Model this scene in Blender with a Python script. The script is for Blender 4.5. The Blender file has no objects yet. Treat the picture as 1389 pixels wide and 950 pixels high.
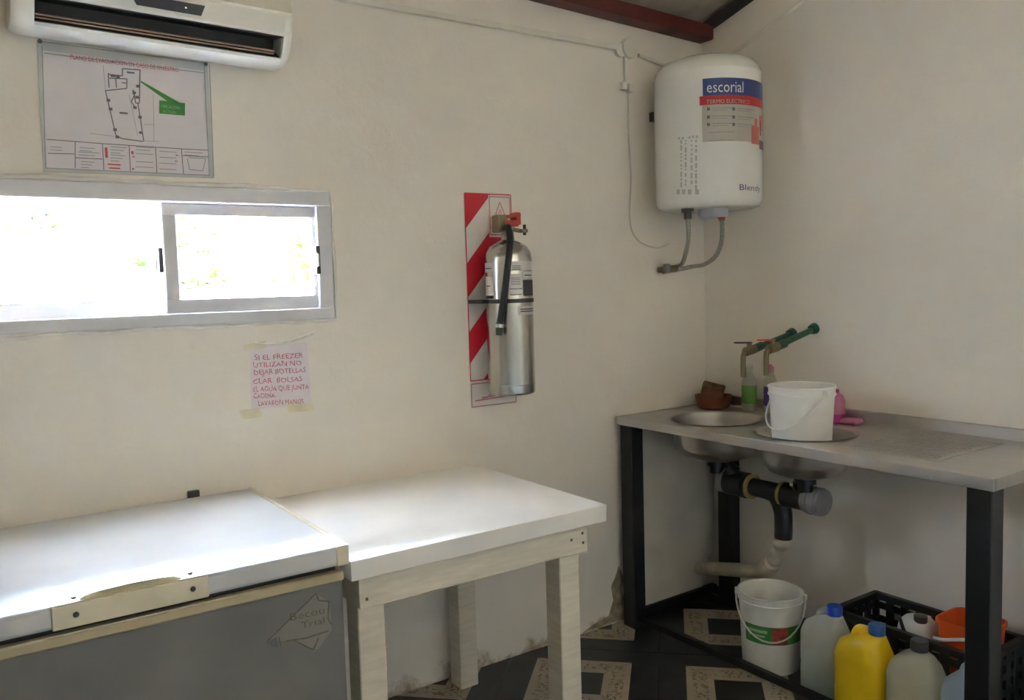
import bpy, bmesh, math, random
from mathutils import Vector, Matrix
random.seed(7)
C = bpy.context.scene.collection
S = bpy.context.scene

# ------------------------------------------------------------------ camera
CAM = Vector((-2.96, -2.735, 1.5))
YAW, PITCH, ROLL, FPX = math.radians(34.2036), math.radians(-4.3837), math.radians(-1.69045), 1133.84
FW = Vector((math.sin(YAW)*math.cos(PITCH), math.cos(YAW)*math.cos(PITCH), math.sin(PITCH)))
_r = Vector((math.cos(YAW), -math.sin(YAW), 0)); _u = _r.cross(FW)
RT = math.cos(ROLL)*_r + math.sin(ROLL)*_u
UP = -math.sin(ROLL)*_r + math.cos(ROLL)*_u
cd = bpy.data.cameras.new('camera'); cam = bpy.data.objects.new('camera', cd); C.objects.link(cam)
cam.matrix_world = Matrix(((RT.x, UP.x, -FW.x, CAM.x), (RT.y, UP.y, -FW.y, CAM.y), (RT.z, UP.z, -FW.z, CAM.z), (0, 0, 0, 1)))
cd.sensor_width = 36; cd.lens = FPX/1389*36; cd.clip_start = .05; cd.clip_end = 200
S.camera = cam

# ------------------------------------------------------------------ light
S.view_settings.view_transform = 'Standard'; S.view_settings.look = 'None'
S.view_settings.gamma = 1; S.view_settings.use_curve_mapping = False
S.view_settings.exposure = 2.25
try:
    S.cycles.use_denoising = True; S.cycles.use_guiding = True
    S.cycles.max_bounces = 14; S.cycles.diffuse_bounces = 8; S.cycles.transparent_max_bounces = 12
    S.cycles.sample_clamp_indirect = 0
except Exception: pass
SKY_STRENGTH, SUN_ENERGY = 40.0, 55.0
w = bpy.data.worlds.new('sky'); S.world = w; w.use_nodes = True
wn = w.node_tree.nodes; bg = wn['Background']
sky = wn.new('ShaderNodeTexSky'); sky.sky_type = 'NISHITA'; sky.sun_disc = False
sky.sun_elevation = math.radians(70); sky.sun_rotation = math.radians(-100); sky.dust_density = 6.0; sky.air_density = 1.0
w.node_tree.links.new(sky.outputs[0], bg.inputs[0]); bg.inputs[1].default_value = SKY_STRENGTH
sd = bpy.data.lights.new('sun_offscreen', 'SUN'); sd.energy = SUN_ENERGY; sd.angle = math.radians(.6); sd.color = (1, .95, .86)
sun = bpy.data.objects.new('sun_offscreen', sd); C.objects.link(sun)
sun.rotation_euler = Vector((.25, .12, -.96)).to_track_quat('-Z', 'Y').to_euler()
# sampling guide for the sky in the opening of the window the photograph shows; a portal gives off no light of its own
pd = bpy.data.lights.new('window_portal', 'AREA'); pd.shape = 'RECTANGLE'; pd.size, pd.size_y = 1.08, .45; pd.cycles.is_portal = True
po = bpy.data.objects.new('window_portal', pd); C.objects.link(po); po.location = (-2.3725, .105, 1.6225); po.rotation_euler = (math.radians(-90), 0, 0)

# ------------------------------------------------------------------ photo pixel -> point on a wall, counter or floor plane
def ray(px, py): return FW + RT*((px-694.5)/FPX) - UP*((py-475)/FPX)
def at(px, py, ax, v):
    d = ray(px, py); return CAM + d*((v-CAM[ax])/d[ax])

# ------------------------------------------------------------------ materials
M = {}
def newmat(name):
    m = bpy.data.materials.new(name); m.use_nodes = True; M[name] = m
    nt = m.node_tree; return m, nt, nt.nodes['Principled BSDF']
def N(nt, t, **k):
    n = nt.nodes.new(t)
    for a, b in k.items():
        if a in n.inputs.keys(): n.inputs[a].default_value = b
        else: setattr(n, a, b)
    return n
def lk(nt, a, b): nt.links.new(a, b)
def ramp(nt, f, p0, p1, c0=(0, 0, 0, 1), c1=(1, 1, 1, 1)):
    r = nt.nodes.new('ShaderNodeValToRGB'); e = r.color_ramp.elements
    e[0].position = p0; e[1].position = p1; e[0].color = c0; e[1].color = c1
    lk(nt, f, r.inputs[0]); return r.outputs[0]
def mixc(nt, f, a, b):
    m = nt.nodes.new('ShaderNodeMix'); m.data_type = 'RGBA'
    for s, v in ((m.inputs[0], f), (m.inputs[6], a), (m.inputs[7], b)):
        if hasattr(v, 'links'): lk(nt, v, s)
        else: s.default_value = v if not isinstance(v, tuple) or len(v) != 3 else (*v, 1)
    return m.outputs[2]
def mat(name, col, rough=.5, metal=0, var=.06, scale=12, bump=0, bscale=60, stretch=None, spec=.5, coat=0):
    m, nt, p = newmat(name)
    tc = N(nt, 'ShaderNodeTexCoord'); mp = N(nt, 'ShaderNodeMapping'); lk(nt, tc.outputs['Object'], mp.inputs[0])
    if stretch: mp.inputs['Scale'].default_value = stretch
    n = N(nt, 'ShaderNodeTexNoise', Scale=scale, Detail=5.0); lk(nt, mp.outputs[0], n.inputs['Vector'])
    lo = tuple(max(0, c*(1-var*1.6)) for c in col); hi = tuple(min(1, c*(1+var)) for c in col)
    lk(nt, mixc(nt, ramp(nt, n.outputs[0], .3, .7), lo, hi), p.inputs['Base Color'])
    p.inputs['Roughness'].default_value = rough; p.inputs['Metallic'].default_value = metal
    p.inputs['Specular IOR Level'].default_value = spec; p.inputs['Coat Weight'].default_value = coat
    if bump:
        b = N(nt, 'ShaderNodeTexNoise', Scale=bscale, Detail=4.0); lk(nt, mp.outputs[0], b.inputs['Vector'])
        bp = N(nt, 'ShaderNodeBump', Strength=bump, Distance=.01); lk(nt, b.outputs[0], bp.inputs['Height']); lk(nt, bp.outputs[0], p.inputs['Normal'])
    return m

def plaster(name, col, dirt=True):
    m, nt, p = newmat(name)
    tc = N(nt, 'ShaderNodeTexCoord')
    n1 = N(nt, 'ShaderNodeTexNoise', Scale=1.6, Detail=6.0, Roughness=.6); lk(nt, tc.outputs['Object'], n1.inputs['Vector'])
    n2 = N(nt, 'ShaderNodeTexNoise', Scale=14.0, Detail=5.0); lk(nt, tc.outputs['Object'], n2.inputs['Vector'])
    c = mixc(nt, ramp(nt, n1.outputs[0], .35, .7), tuple(x*.93 for x in col), col)
    c = mixc(nt, ramp(nt, n2.outputs[0], .62, .75), c, tuple(x*.95 for x in (col[0], col[1]*.98, col[2]*.94)))
    if dirt:
        sp = N(nt, 'ShaderNodeSeparateXYZ'); lk(nt, tc.outputs['Object'], sp.inputs[0])
        n3 = N(nt, 'ShaderNodeTexNoise', Scale=7.0, Detail=8.0, Roughness=.7); lk(nt, tc.outputs['Object'], n3.inputs['Vector'])
        a = N(nt, 'ShaderNodeMath', operation='MULTIPLY_ADD'); lk(nt, sp.outputs[2], a.inputs[0]); a.inputs[1].default_value = -2.6; lk(nt, n3.outputs[0], a.inputs[2])
        c = mixc(nt, ramp(nt, a.outputs[0], .40, .56), c, (.34, .27, .17))
    lk(nt, c, p.inputs['Base Color']); p.inputs['Roughness'].default_value = .62; p.inputs['Specular IOR Level'].default_value = .3
    b1 = N(nt, 'ShaderNodeTexNoise', Scale=9.0, Detail=6.0, Roughness=.55); lk(nt, tc.outputs['Object'], b1.inputs['Vector'])
    b2 = N(nt, 'ShaderNodeTexNoise', Scale=90.0, Detail=3.0); lk(nt, tc.outputs['Object'], b2.inputs['Vector'])
    ad = N(nt, 'ShaderNodeMath', operation='MULTIPLY_ADD'); lk(nt, b2.outputs[0], ad.inputs[0]); ad.inputs[1].default_value = .12; lk(nt, b1.outputs[0], ad.inputs[2])
    bp = N(nt, 'ShaderNodeBump', Strength=.18, Distance=.02); lk(nt, ad.outputs[0], bp.inputs['Height']); lk(nt, bp.outputs[0], p.inputs['Normal'])
    return m
plaster('wall_paint', (.87, .82, .735))
plaster('wall_plain', (.85, .81, .73), False)
mat('filler', (.80, .78, .73), .7, bump=.5, bscale=40)
mat('ceiling_paint', (.52, .46, .37), .8, var=.25, scale=5, bump=.3)
mat('beam_red', (.11, .018, .013), .45, var=.3, scale=8, bump=.2)
mat('gap_dark', (.045, .036, .028), .8, var=.3)
mat('alu_white', (.70, .70, .72), .35, var=.03)
mat('alu_warm', (.78, .72, .66), .35, var=.03)
mat('rubber', (.02, .02, .022), .55)
mat('chrome', (.75, .75, .74), .18, 1)
mat('ac_white', (.86, .84, .77), .35, var=.03)
mat('ac_panel', (.74, .69, .55), .4, var=.03)
mat('ac_dark', (.03, .028, .026), .5)
mat('ac_blade', (.26, .16, .10), .35)
mat('gloss_black', (.01, .01, .012), .12)
mat('paper', (.74, .70, .73), .35, var=.02)
mat('clear_plate', (.60, .62, .60), .25)
mat('ink', (.16, .15, .17), .6)
mat('ink_grey', (.36, .35, .37), .6)
mat('ink_faint', (.50, .47, .44), .5)
mat('ink_red', (.62, .10, .09), .6)
mat('ink_pen', (.60, .10, .19), .6, var=.25, scale=80)
mat('ink_green', (.06, .30, .06), .5)
mat('note_paper', (.78, .73, .76), .7, var=.05)
mat('tape', (.78, .72, .52), .3, var=.1)
mat('sign_red', (.60, .012, .03), .35, var=.05)
mat('sign_white', (.74, .71, .67), .35, var=.04)
mat('sign_line', (.52, .20, .22), .5)
mat('ext_steel', (.56, .54, .50), .22, 1, var=.06, scale=6, stretch=(8, 8, .6))
mat('ext_label', (.66, .64, .60), .4, var=.06)
mat('ext_dark', (.05, .05, .05), .4)
mat('brass', (.30, .25, .16), .35, 1, var=.15)
mat('hose_black', (.015, .015, .016), .45)
mat('freezer_white', (.62, .63, .63), .62, var=.04, scale=4)
mat('freezer_body', (.20, .195, .18), .45, var=.07, scale=5)
mat('cream_plastic', (.74, .68, .50), .4, var=.06)
mat('tan_trim', (.52, .44, .27), .5, var=.1)
mat('sticker_old', (.25, .245, .215), .5, var=.08)
mat('ink_brown', (.16, .13, .10), .6, var=.2, scale=60)
mat('table_white', (.88, .86, .81), .58, var=.04, scale=3)
mat('table_wood', (.74, .68, .56), .55, var=.07, scale=10, stretch=(1, 1, 8), bump=.1)
mat('enamel', (.82, .82, .77), .16, var=.015)
mat('sticker_blue', (.055, .09, .28), .3)
mat('sticker_red', (.55, .03, .03), .3)
mat('sticker_grey', (.52, .49, .42), .35)
mat('sticker_pink', (.62, .16, .13), .35)
mat('white_ink', (.8, .8, .8), .4)
mat('lavender', (.62, .60, .68), .4)
mat('braid', (.42, .40, .36), .38, .7, var=.25, scale=200)
mat('trunking', (.76, .73, .65), .45, var=.04)
mat('cable_white', (.72, .70, .64), .5)
mat('steel', (.60, .58, .55), .36, 1, var=.04, scale=9, bump=.04, bscale=25, stretch=(6, .6, 1))
mat('steel_bowl', (.58, .56, .53), .36, 1, var=.05, scale=7)
mat('frame_black', (.010, .011, .013), .45, var=.2, scale=14)
mat('panel_white', (.60, .57, .49), .6, var=.08, scale=5)
mat('pipe_black', (.014, .014, .016), .3)
mat('pipe_grey', (.28, .27, .26), .35, var=.12)
mat('ring_yellow', (.42, .33, .10), .45)
mat('pvc_cream', (.55, .49, .37), .5, var=.14, scale=14)
mat('green_pipe', (.012, .075, .038), .4)
mat('lever_red', (.6, .07, .05), .4)
mat('lever_blue', (.06, .06, .10), .4)
mat('bucket_white', (.80, .80, .77), .38, var=.03)
mat('bucket_worn', (.74, .74, .69), .5, var=.1, scale=9)
mat('wire', (.66, .62, .52), .4)
mat('label_green', (.05, .24, .05), .5, var=.2, scale=20)
mat('label_red', (.40, .05, .04), .5, var=.3, scale=40)
mat('label_pale', (.34, .52, .32), .5)
mat('clay', (.23, .075, .035), .6, var=.2)
mat('sponge', (.24, .14, .05), .9, var=.4, scale=40, bump=.6, bscale=90)
mat('soap_green', (.16, .36, .09), .25, var=.1)
mat('soap_clear', (.55, .58, .45), .25, var=.1)
mat('soap_purple', (.10, .06, .24), .3, var=.15)
mat('pink_plastic', (.62, .22, .34), .3, var=.12)
mat('magenta', (.50, .05, .24), .3)
mat('yellow_plastic', (.90, .62, .015), .32, var=.04)
mat('blue_cap', (.02, .08, .55), .35)
mat('blue_cap_dull', (.04, .13, .38), .4)
mat('crate_black', (.016, .018, .019), .42, var=.2)
mat('orange_plastic', (.72, .10, .015), .35, var=.05)
mat('grout', (.035, .034, .034), .8)
mat('concrete', (.42, .39, .34), .85, var=.12, scale=1.5)
mat('grass', (.16, .26, .05), .9, var=.35, scale=6)
mat('yard_wall', (.72, .71, .68), .8, var=.05)
mat('yard_roof', (.30, .33, .36), .7)
mat('van_white', (.80, .82, .82), .25, var=.02)
mat('van_glass', (.10, .30, .28), .08)
mat('bark', (.10, .07, .045), .9)

def leafmat(name, a, b):
    m, nt, p = newmat(name); tc = N(nt, 'ShaderNodeTexCoord')
    n = N(nt, 'ShaderNodeTexNoise', Scale=6.0, Detail=4.0); lk(nt, tc.outputs['Object'], n.inputs['Vector'])
    c = mixc(nt, ramp(nt, n.outputs[0], .35, .65), a, b); lk(nt, c, p.inputs['Base Color']); p.inputs['Roughness'].default_value = .5
    tr = N(nt, 'ShaderNodeBsdfTranslucent'); lk(nt, c, tr.inputs[0])
    mx = N(nt, 'ShaderNodeMixShader'); mx.inputs[0].default_value = .15
    lk(nt, p.outputs[0], mx.inputs[1]); lk(nt, tr.outputs[0], mx.inputs[2]); lk(nt, mx.outputs[0], nt.nodes['Material Output'].inputs[0])
leafmat('leaf_dark', (.035, .075, .012), (.07, .13, .02))
leafmat('leaf_lime', (.08, .14, .02), (.15, .22, .03))

def clearmat(name, tint, gloss=.08):
    m, nt, p = newmat(name)
    t = N(nt, 'ShaderNodeBsdfTransparent'); t.inputs[0].default_value = (*tint, 1)
    p.inputs['Roughness'].default_value = .02; p.inputs['Base Color'].default_value = (.9, .95, .95, 1)
    g = N(nt, 'ShaderNodeBsdfGlossy', Roughness=.02)
    mx = N(nt, 'ShaderNodeMixShader'); fr = N(nt, 'ShaderNodeFresnel', IOR=1.45)
    lk(nt, fr.outputs[0], mx.inputs[0]); lk(nt, t.outputs[0], mx.inputs[1]); lk(nt, g.outputs[0], mx.inputs[2])
    lk(nt, mx.outputs[0], nt.nodes['Material Output'].inputs[0])
clearmat('pane', (.95, .97, .96))
def milky(name, col, clear=.35, trans=.4):
    m, nt, p = newmat(name); p.inputs['Base Color'].default_value = (*col, 1); p.inputs['Roughness'].default_value = .3
    tr = N(nt, 'ShaderNodeBsdfTranslucent'); tr.inputs[0].default_value = (*col, 1)
    a = N(nt, 'ShaderNodeMixShader'); a.inputs[0].default_value = trans
    lk(nt, p.outputs[0], a.inputs[1]); lk(nt, tr.outputs[0], a.inputs[2])
    t = N(nt, 'ShaderNodeBsdfTransparent'); t.inputs[0].default_value = (*col, 1)
    b = N(nt, 'ShaderNodeMixShader')
    nz = N(nt, 'ShaderNodeTexNoise', Scale=9.0); tc = N(nt, 'ShaderNodeTexCoord'); lk(nt, tc.outputs['Object'], nz.inputs['Vector'])
    mr = N(nt, 'ShaderNodeMapRange'); mr.inputs[3].default_value = clear*.7; mr.inputs[4].default_value = clear*1.3
    lk(nt, nz.outputs[0], mr.inputs[0]); lk(nt, mr.outputs[0], b.inputs[0])
    lk(nt, a.outputs[0], b.inputs[1]); lk(nt, t.outputs[0], b.inputs[2]); lk(nt, b.outputs[0], nt.nodes['Material Output'].inputs[0])
milky('jug_clear', (.90, .92, .90), .42); milky('jug_white', (.90, .90, .80), .38); milky('jug_blue', (.74, .84, .93), .2)
milky('bottle_clear', (.80, .82, .70), .4)
mat('liquid_green', (.22, .40, .28), .3); mat('liquid_straw', (.52, .49, .26), .3); mat('liquid_pale', (.62, .72, .80), .3)

def tile_mat():
    m, nt, p = newmat('floor_tile'); tc = N(nt, 'ShaderNodeTexCoord'); sp = N(nt, 'ShaderNodeSeparateXYZ'); lk(nt, tc.outputs['Object'], sp.inputs[0])
    def mth(op, a, b=None, c=None):
        n = N(nt, 'ShaderNodeMath', operation=op)
        for i, v in enumerate((a, b, c)):
            if v is None: continue
            if hasattr(v, 'links'): lk(nt, v, n.inputs[i])
            else: n.inputs[i].default_value = v
        return n.outputs[0]
    ax = mth('ABSOLUTE', sp.outputs[0]); ay = mth('ABSOLUTE', sp.outputs[1]); r = mth('MAXIMUM', ax, ay)
    inside = mth('MULTIPLY', mth('LESS_THAN', r, .188), mth('GREATER_THAN', r, .086))
    mitre = mth('LESS_THAN', mth('ABSOLUTE', mth('SUBTRACT', ax, ay)), .0016)
    n1 = N(nt, 'ShaderNodeTexNoise', Scale=38.0, Detail=4.0, Roughness=.7, Distortion=1.5); lk(nt, tc.outputs['Object'], n1.inputs['Vector'])
    mid = mth('LESS_THAN', mth('ABSOLUTE', mth('SUBTRACT', r, .137)), .028)
    n2 = N(nt, 'ShaderNodeTexNoise', Scale=9.0, Detail=3.0); lk(nt, tc.outputs['Object'], n2.inputs['Vector'])
    motif = mth('MULTIPLY', mth('GREATER_THAN', n1.outputs[0], .555), mid)
    cream = mixc(nt, ramp(nt, n2.outputs[0], .3, .7), (.40, .34, .25), (.50, .44, .33))
    cream = mixc(nt, motif, cream, (.16, .085, .04)); cream = mixc(nt, mitre, cream, (.12, .09, .06))
    dark = mixc(nt, ramp(nt, n2.outputs[0], .35, .7), (.016, .017, .019), (.035, .037, .040))
    lk(nt, mixc(nt, inside, dark, cream), p.inputs['Base Color']); p.inputs['Roughness'].default_value = .32
tile_mat()

# ------------------------------------------------------------------ mesh helpers
class MB:
    def __init__(s): s.bm = bmesh.new()
    def box(s, x0, x1, y0, y1, z0, z1, bev=0, seg=2, rot=None, piv=None):
        r = bmesh.ops.create_cube(s.bm, size=1); vs = r['verts']
        for v in vs: v.co = Vector(((x0+x1)/2+v.co.x*(x1-x0), (y0+y1)/2+v.co.y*(y1-y0), (z0+z1)/2+v.co.z*(z1-z0)))
        if bev:
            es = {e for v in vs for e in v.link_edges}
            rb = bmesh.ops.bevel(s.bm, geom=list(es), offset=bev, segments=seg, affect='EDGES', profile=.5)
            vs = {v for f in rb['faces'] for v in f.verts} | {v for v in vs if v.is_valid}
        if rot is not None:
            pv = Vector(piv) if piv else Vector(((x0+x1)/2, (y0+y1)/2, (z0+z1)/2))
            for v in vs: v.co = pv + rot @ (v.co-pv)
        return s
    def quad(s, *pts):
        s.bm.faces.new([s.bm.verts.new(p) for p in pts]); return s
    def grid(s, rows, closed=False, cap=False):
        vr = [[s.bm.verts.new(p) for p in r] for r in rows]; n = len(vr[0])
        for a, b in zip(vr, vr[1:]):
            for i in range(n if closed else n-1):
                j = (i+1) % n; s.bm.faces.new((a[i], a[j], b[j], b[i]))
        if cap:
            s.bm.faces.new(vr[0][::-1]); s.bm.faces.new(vr[-1])
        return s
    def lathe(s, prof, c=(0, 0, 0), seg=32, cap=False, sx=1, sy=1):
        return s.grid([[Vector((c[0]+r*sx*math.cos(2*math.pi*k/seg), c[1]+r*sy*math.sin(2*math.pi*k/seg), c[2]+z)) for k in range(seg)] for r, z in prof], True, cap)
    def tube(s, pts, r, seg=10, caps=True):
        pts = [Vector(p) for p in pts]; rows = []; ref = None
        rs = r if isinstance(r, (list, tuple)) else [r]*len(pts)
        for i, p in enumerate(pts):
            t = (pts[min(i+1, len(pts)-1)]-pts[max(i-1, 0)]).normalized()
            if ref is None: ref = t.orthogonal().normalized()
            ref = (ref-t*ref.dot(t))
            ref = ref.normalized() if ref.length > 1e-5 else t.orthogonal().normalized()
            b = t.cross(ref)
            rows.append([p+(ref*math.cos(2*math.pi*k/seg)+b*math.sin(2*math.pi*k/seg))*rs[i] for k in range(seg)])
        return s.grid(rows, True, caps)
    def prism(s, poly, d):           # planar polygon of 3-D points pushed along d
        poly = [Vector(p) for p in poly]; d = Vector(d)
        a = [s.bm.verts.new(p) for p in poly]; b = [s.bm.verts.new(p+d) for p in poly]; n = len(a)
        s.bm.faces.new(a); s.bm.faces.new(b[::-1])
        for i in range(n): s.bm.faces.new((a[i], b[i], b[(i+1) % n], a[(i+1) % n]))
        return s
    def raw(s, verts, faces):
        vs = [s.bm.verts.new(v) for v in verts]
        for f in faces:
            try: s.bm.faces.new([vs[i] for i in f])
            except ValueError: pass
        return s
    def build(s, name, m, parent=None, smooth=40, normals=True):
        if normals: bmesh.ops.recalc_face_normals(s.bm, faces=s.bm.faces)
        me = bpy.data.meshes.new(name); s.bm.to_mesh(me); s.bm.free()
        me.materials.append(M[m])
        if smooth:
            me.polygons.foreach_set('use_smooth', [True]*len(me.polygons)); me.set_sharp_from_angle(angle=math.radians(smooth))
        o = bpy.data.objects.new(name, me); C.objects.link(o)
        if smooth:
            wm = o.modifiers.new('weighted_normal', 'WEIGHTED_NORMAL'); wm.keep_sharp = True
        if parent: attach(o, parent)
        return o
def attach(o, parent):
    o.parent = parent
    lo = parent; mw = Matrix.Identity(4); chain = []
    while lo: chain.append(lo); lo = lo.parent
    for q in reversed(chain): mw = mw @ (q.matrix_parent_inverse @ q.matrix_basis)
    o.matrix_parent_inverse = mw.inverted()
def tag(o, label, cat, group=None):
    o['label'] = label; o['category'] = cat
    if group: o['group'] = group
    return o
def thing(name, label, cat, loc, group=None):
    o = bpy.data.objects.new(name, None); o.location = loc; o.empty_display_size = .05; C.objects.link(o)
    return tag(o, label, cat, group)
def struct(o): o['kind'] = 'structure'; return o
def smoothpath(pts, n=8):
    P = [Vector(p) for p in pts]; out = []
    for i in range(len(P)-1):
        p0, p1, p2, p3 = P[max(i-1, 0)], P[i], P[i+1], P[min(i+2, len(P)-1)]
        for k in range(n):
            t = k/n; out.append(.5*((2*p1)+(p2-p0)*t+(2*p0-5*p1+4*p2-p3)*t*t+(3*p1-p0-3*p2+p3)*t**3))
    return out+[P[-1]]
def text_geo(s, size, align='LEFT', narrow=1):
    cu = bpy.data.curves.new('t', 'FONT'); cu.body = s; cu.size = size; cu.align_x = align; cu.resolution_u = 2
    ob = bpy.data.objects.new('t', cu); C.objects.link(ob)
    me = bpy.data.meshes.new_from_object(ob)
    v = [(p.co.x*narrow, p.co.y) for p in me.vertices]; f = [tuple(q.vertices) for q in me.polygons]
    bpy.data.objects.remove(ob); bpy.data.curves.remove(cu); bpy.data.meshes.remove(me)
    return v, f
def wall_text(mb, s, x, z, size, y, slope=0, align='LEFT', narrow=1):
    v, f = text_geo(s, size, align, narrow); mb.raw([(x+a, y, z+b+a*slope) for a, b in v], f)
def wline(mb, a, b, wd, y):          # thin printed stroke on a plane of constant y, between two (x, z) points
    a, b = Vector((a[0], 0, a[1])), Vector((b[0], 0, b[1])); d = (b-a); 
    if d.length < 1e-6: return
    d.normalize(); n = Vector((-d.z, 0, d.x))*wd/2; o = Vector((0, y, 0))
    mb.quad(a-n+o, b-n+o, b+n+o, a+n+o)

# ------------------------------------------------------------------ the room
LX, FY = -6.0, -4.2                       # left wall and the wall behind the camera
def ceil_z(y): return 2.665-.27*y
WX0, WX1, WZ0, WZ1 = -2.90, -1.845, 1.41, 1.835     # window opening
mb = MB()
mb.box(LX-.18, WX0, 0, .10, -.05, 2.66).box(WX1, .18, 0, .10, -.05, 2.66).box(WX0, WX1, 0, .10, -.05, WZ0).box(WX0, WX1, 0, .10, WZ1, 2.66)
wall_back = struct(mb.build('wall_back', 'wall_paint', smooth=0))
mb = MB(); mb.prism([(0, 0, -.05), (0, FY-.18, -.05), (0, FY-.18, ceil_z(FY-.18)), (0, 0, ceil_z(0)+.01)], (.18, 0, 0))
struct(mb.build('wall_right', 'wall_paint', smooth=0))
mb = MB(); mb.prism([(LX, 0, -.05), (LX, FY-.18, -.05), (LX, FY-.18, ceil_z(FY-.18)), (LX, 0, ceil_z(0))], (-.18, 0, 0))
struct(mb.build('wall_left', 'wall_plain', smooth=0))
zt = ceil_z(FY)
mb = MB(); mb.box(LX-.18, .18, FY-.15, FY, -.05, zt)
struct(mb.build('wall_front', 'wall_plain', smooth=0))
mb = MB(); mb.prism([(LX-.18, .25, ceil_z(.25)), (LX-.18, FY-.18, ceil_z(FY-.18)), (LX-.18, FY-.18, ceil_z(FY-.18)+.12), (LX-.18, .25, ceil_z(.25)+.12)], (-LX+.36, 0, 0))
struct(mb.build('ceiling', 'ceiling_paint', smooth=0))
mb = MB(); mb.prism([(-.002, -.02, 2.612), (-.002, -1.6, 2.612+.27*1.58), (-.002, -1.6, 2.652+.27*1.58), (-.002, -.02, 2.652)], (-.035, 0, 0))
g = struct(mb.build('dark_gap_strip', 'gap_dark'))  # thin dark strip standing in for the dark gap between wall and ceiling
rb = Matrix.Rotation(math.radians(2.2), 3, 'Y')
bm_ = MB().box(LX, -.012, -.085, -.002, 2.578, 2.640, .006, rot=rb, piv=(-.05, 0, 2.6)).build('roof_beam', 'beam_red')
tag(bm_, 'dark red painted beam running under the ceiling along the window wall', 'beam')

# floor: dark base with big printed tiles laid at 45 degrees
floor = struct(MB().box(LX-.18, .18, FY-.18, .18, -.06, -.004).build('floor', 'grout', smooth=0))
TP = .585; tme = None; R45 = Matrix.Rotation(math.radians(-45), 4, 'Z')
bt = MB().box(-TP/2+.0015, TP/2-.0015, -TP/2+.0015, TP/2-.0015, -.012, 0, .0015, 1)
t0 = bt.build('tile', 'floor_tile', floor); placed = False
U, V = Vector((.70711, -.70711)), Vector((-.70711, -.70711)); O = Vector((-.652, -.748))
for i in range(-6, 6):
    for j in range(-4, 10):
        c = O+U*(TP*i)+V*(TP*j)
        if not (LX-.1 < c.x < .28 and FY-.1 < c.y < .28): continue
        if -.05 < c.x-(-0) or c.y > -.0 or c.x < LX+.2 or c.y < FY+.2: pass
        o = t0 if not placed else t0.copy()
        if placed: C.objects.link(o); o.parent = floor
        placed = True
        o.matrix_parent_inverse = Matrix.Identity(4)
        o.matrix_basis = Matrix.Translation((c.x, c.y, 0)) @ R45

# ------------------------------------------------------------------ window
win = bpy.data.objects.new('window_1', None); win.location = (-2.37, .03, WZ0); C.objects.link(win); struct(win)
win['label'] = 'low wide white aluminium sliding window with two sashes'
mb = MB()
FT = .047
for a in ((WX0-.004, WX1+.004, WZ1-FT, WZ1+.004), (WX0-.004, WX1+.004, WZ0-.004, WZ0+FT-.012), (WX0-.004, WX0+FT, WZ0+FT-.0125, WZ1-FT+.0005), (WX1-FT, WX1+.004, WZ0+FT-.0125, WZ1-FT+.0005)):
    mb.box(a[0], a[1], -.012, .075, a[2], a[3], .003, 1)
mb.build('frame', 'alu_white', win)
MB().box(WX0+.03, WX1-.03, .036, .04, WZ0+.03, WZ0+.045).box(WX0+.03, WX1-.03, .036, .04, WZ1-.06, WZ1-.045).build('track', 'alu_white', win)
def sash(x0, x1, z0, z1, y0, y1, gx0, gx1, gz0, gz1, m):
    b = MB()
    b.box(x0, x1, y0, y1, gz1, z1, .003, 1).box(x0, x1, y0, y1, z0, gz0, .003, 1).box(x0, gx0, y0, y1, gz0-.002, gz1+.002, .003, 1).box(gx1, x1, y0, y1, gz0-.002, gz1+.002, .003, 1)
    s_ = b.build('sash', m, win)
    MB().box(gx0-.006, gx1+.006, (y0+y1)/2-.002, (y0+y1)/2+.002, gz0-.006, gz1+.006).build('pane', 'pane', s_)
    return s_
sr = sash(-2.383, -1.872, 1.444, 1.786, .006, .034, -2.340, -1.905, 1.489, 1.749, 'alu_white')
sl = sash(-2.862, -2.356, 1.447, 1.790, .042, .070, -2.82, -2.402, 1.493, 1.752, 'alu_white')
l1 = at(430, 334, 1, 0); l2 = at(430, 372, 1, 0)
MB().box(-1.904, -1.888, -.022, .007, l2.z, l1.z, .003).build('latch_plate', 'rubber', sr)
MB().box(-1.902, -1.894, -.027, -.021, l2.z+.025, l1.z-.025, .002).build('latch', 'chrome', sr)
q1 = at(221, 336, 1, .02); q2 = at(221, 370, 1, .02)
MB().box(-2.396, -2.382, .018, .044, q2.z, q1.z, .003).build('latch_plate', 'rubber', sl)
# ragged plaster bead round the frame
mb = MB(); rnd = random.Random(3)
def bead(p0, p1, n, r):
    pts = []
    for k in range(n+1):
        t = k/n; pts.append((p0[0]+(p1[0]-p0[0])*t+rnd.uniform(-.003, .003), -.001+rnd.uniform(-.003, .001), p0[1]+(p1[1]-p0[1])*t+rnd.uniform(-.005, .005)))
    mb.tube(smoothpath(pts, 3), r, 6)
bead((WX0, WZ1+.012), (WX1+.01, WZ1+.008), 24, .008); bead((WX1+.012, WZ1+.01), (WX1+.012, WZ0-.005), 10, .006); bead((WX0, WZ0-.012), (WX1+.014, WZ0-.010), 24, .007)
mb.build('plaster_bead', 'filler', win)
# rough smeared filler patch under the sill
mb = MB(); a = at(345, 466, 1, 0); b = at(425, 452, 1, 0)
mb.tube(smoothpath([(a.x, 0, a.z), (a.x+.05, -.001, a.z-.006), (a.x+.11, -.001, a.z-.002), (b.x, 0, b.z)]), .006, 6)
mb.build('plaster_ridge', 'filler', wall_back)

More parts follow.
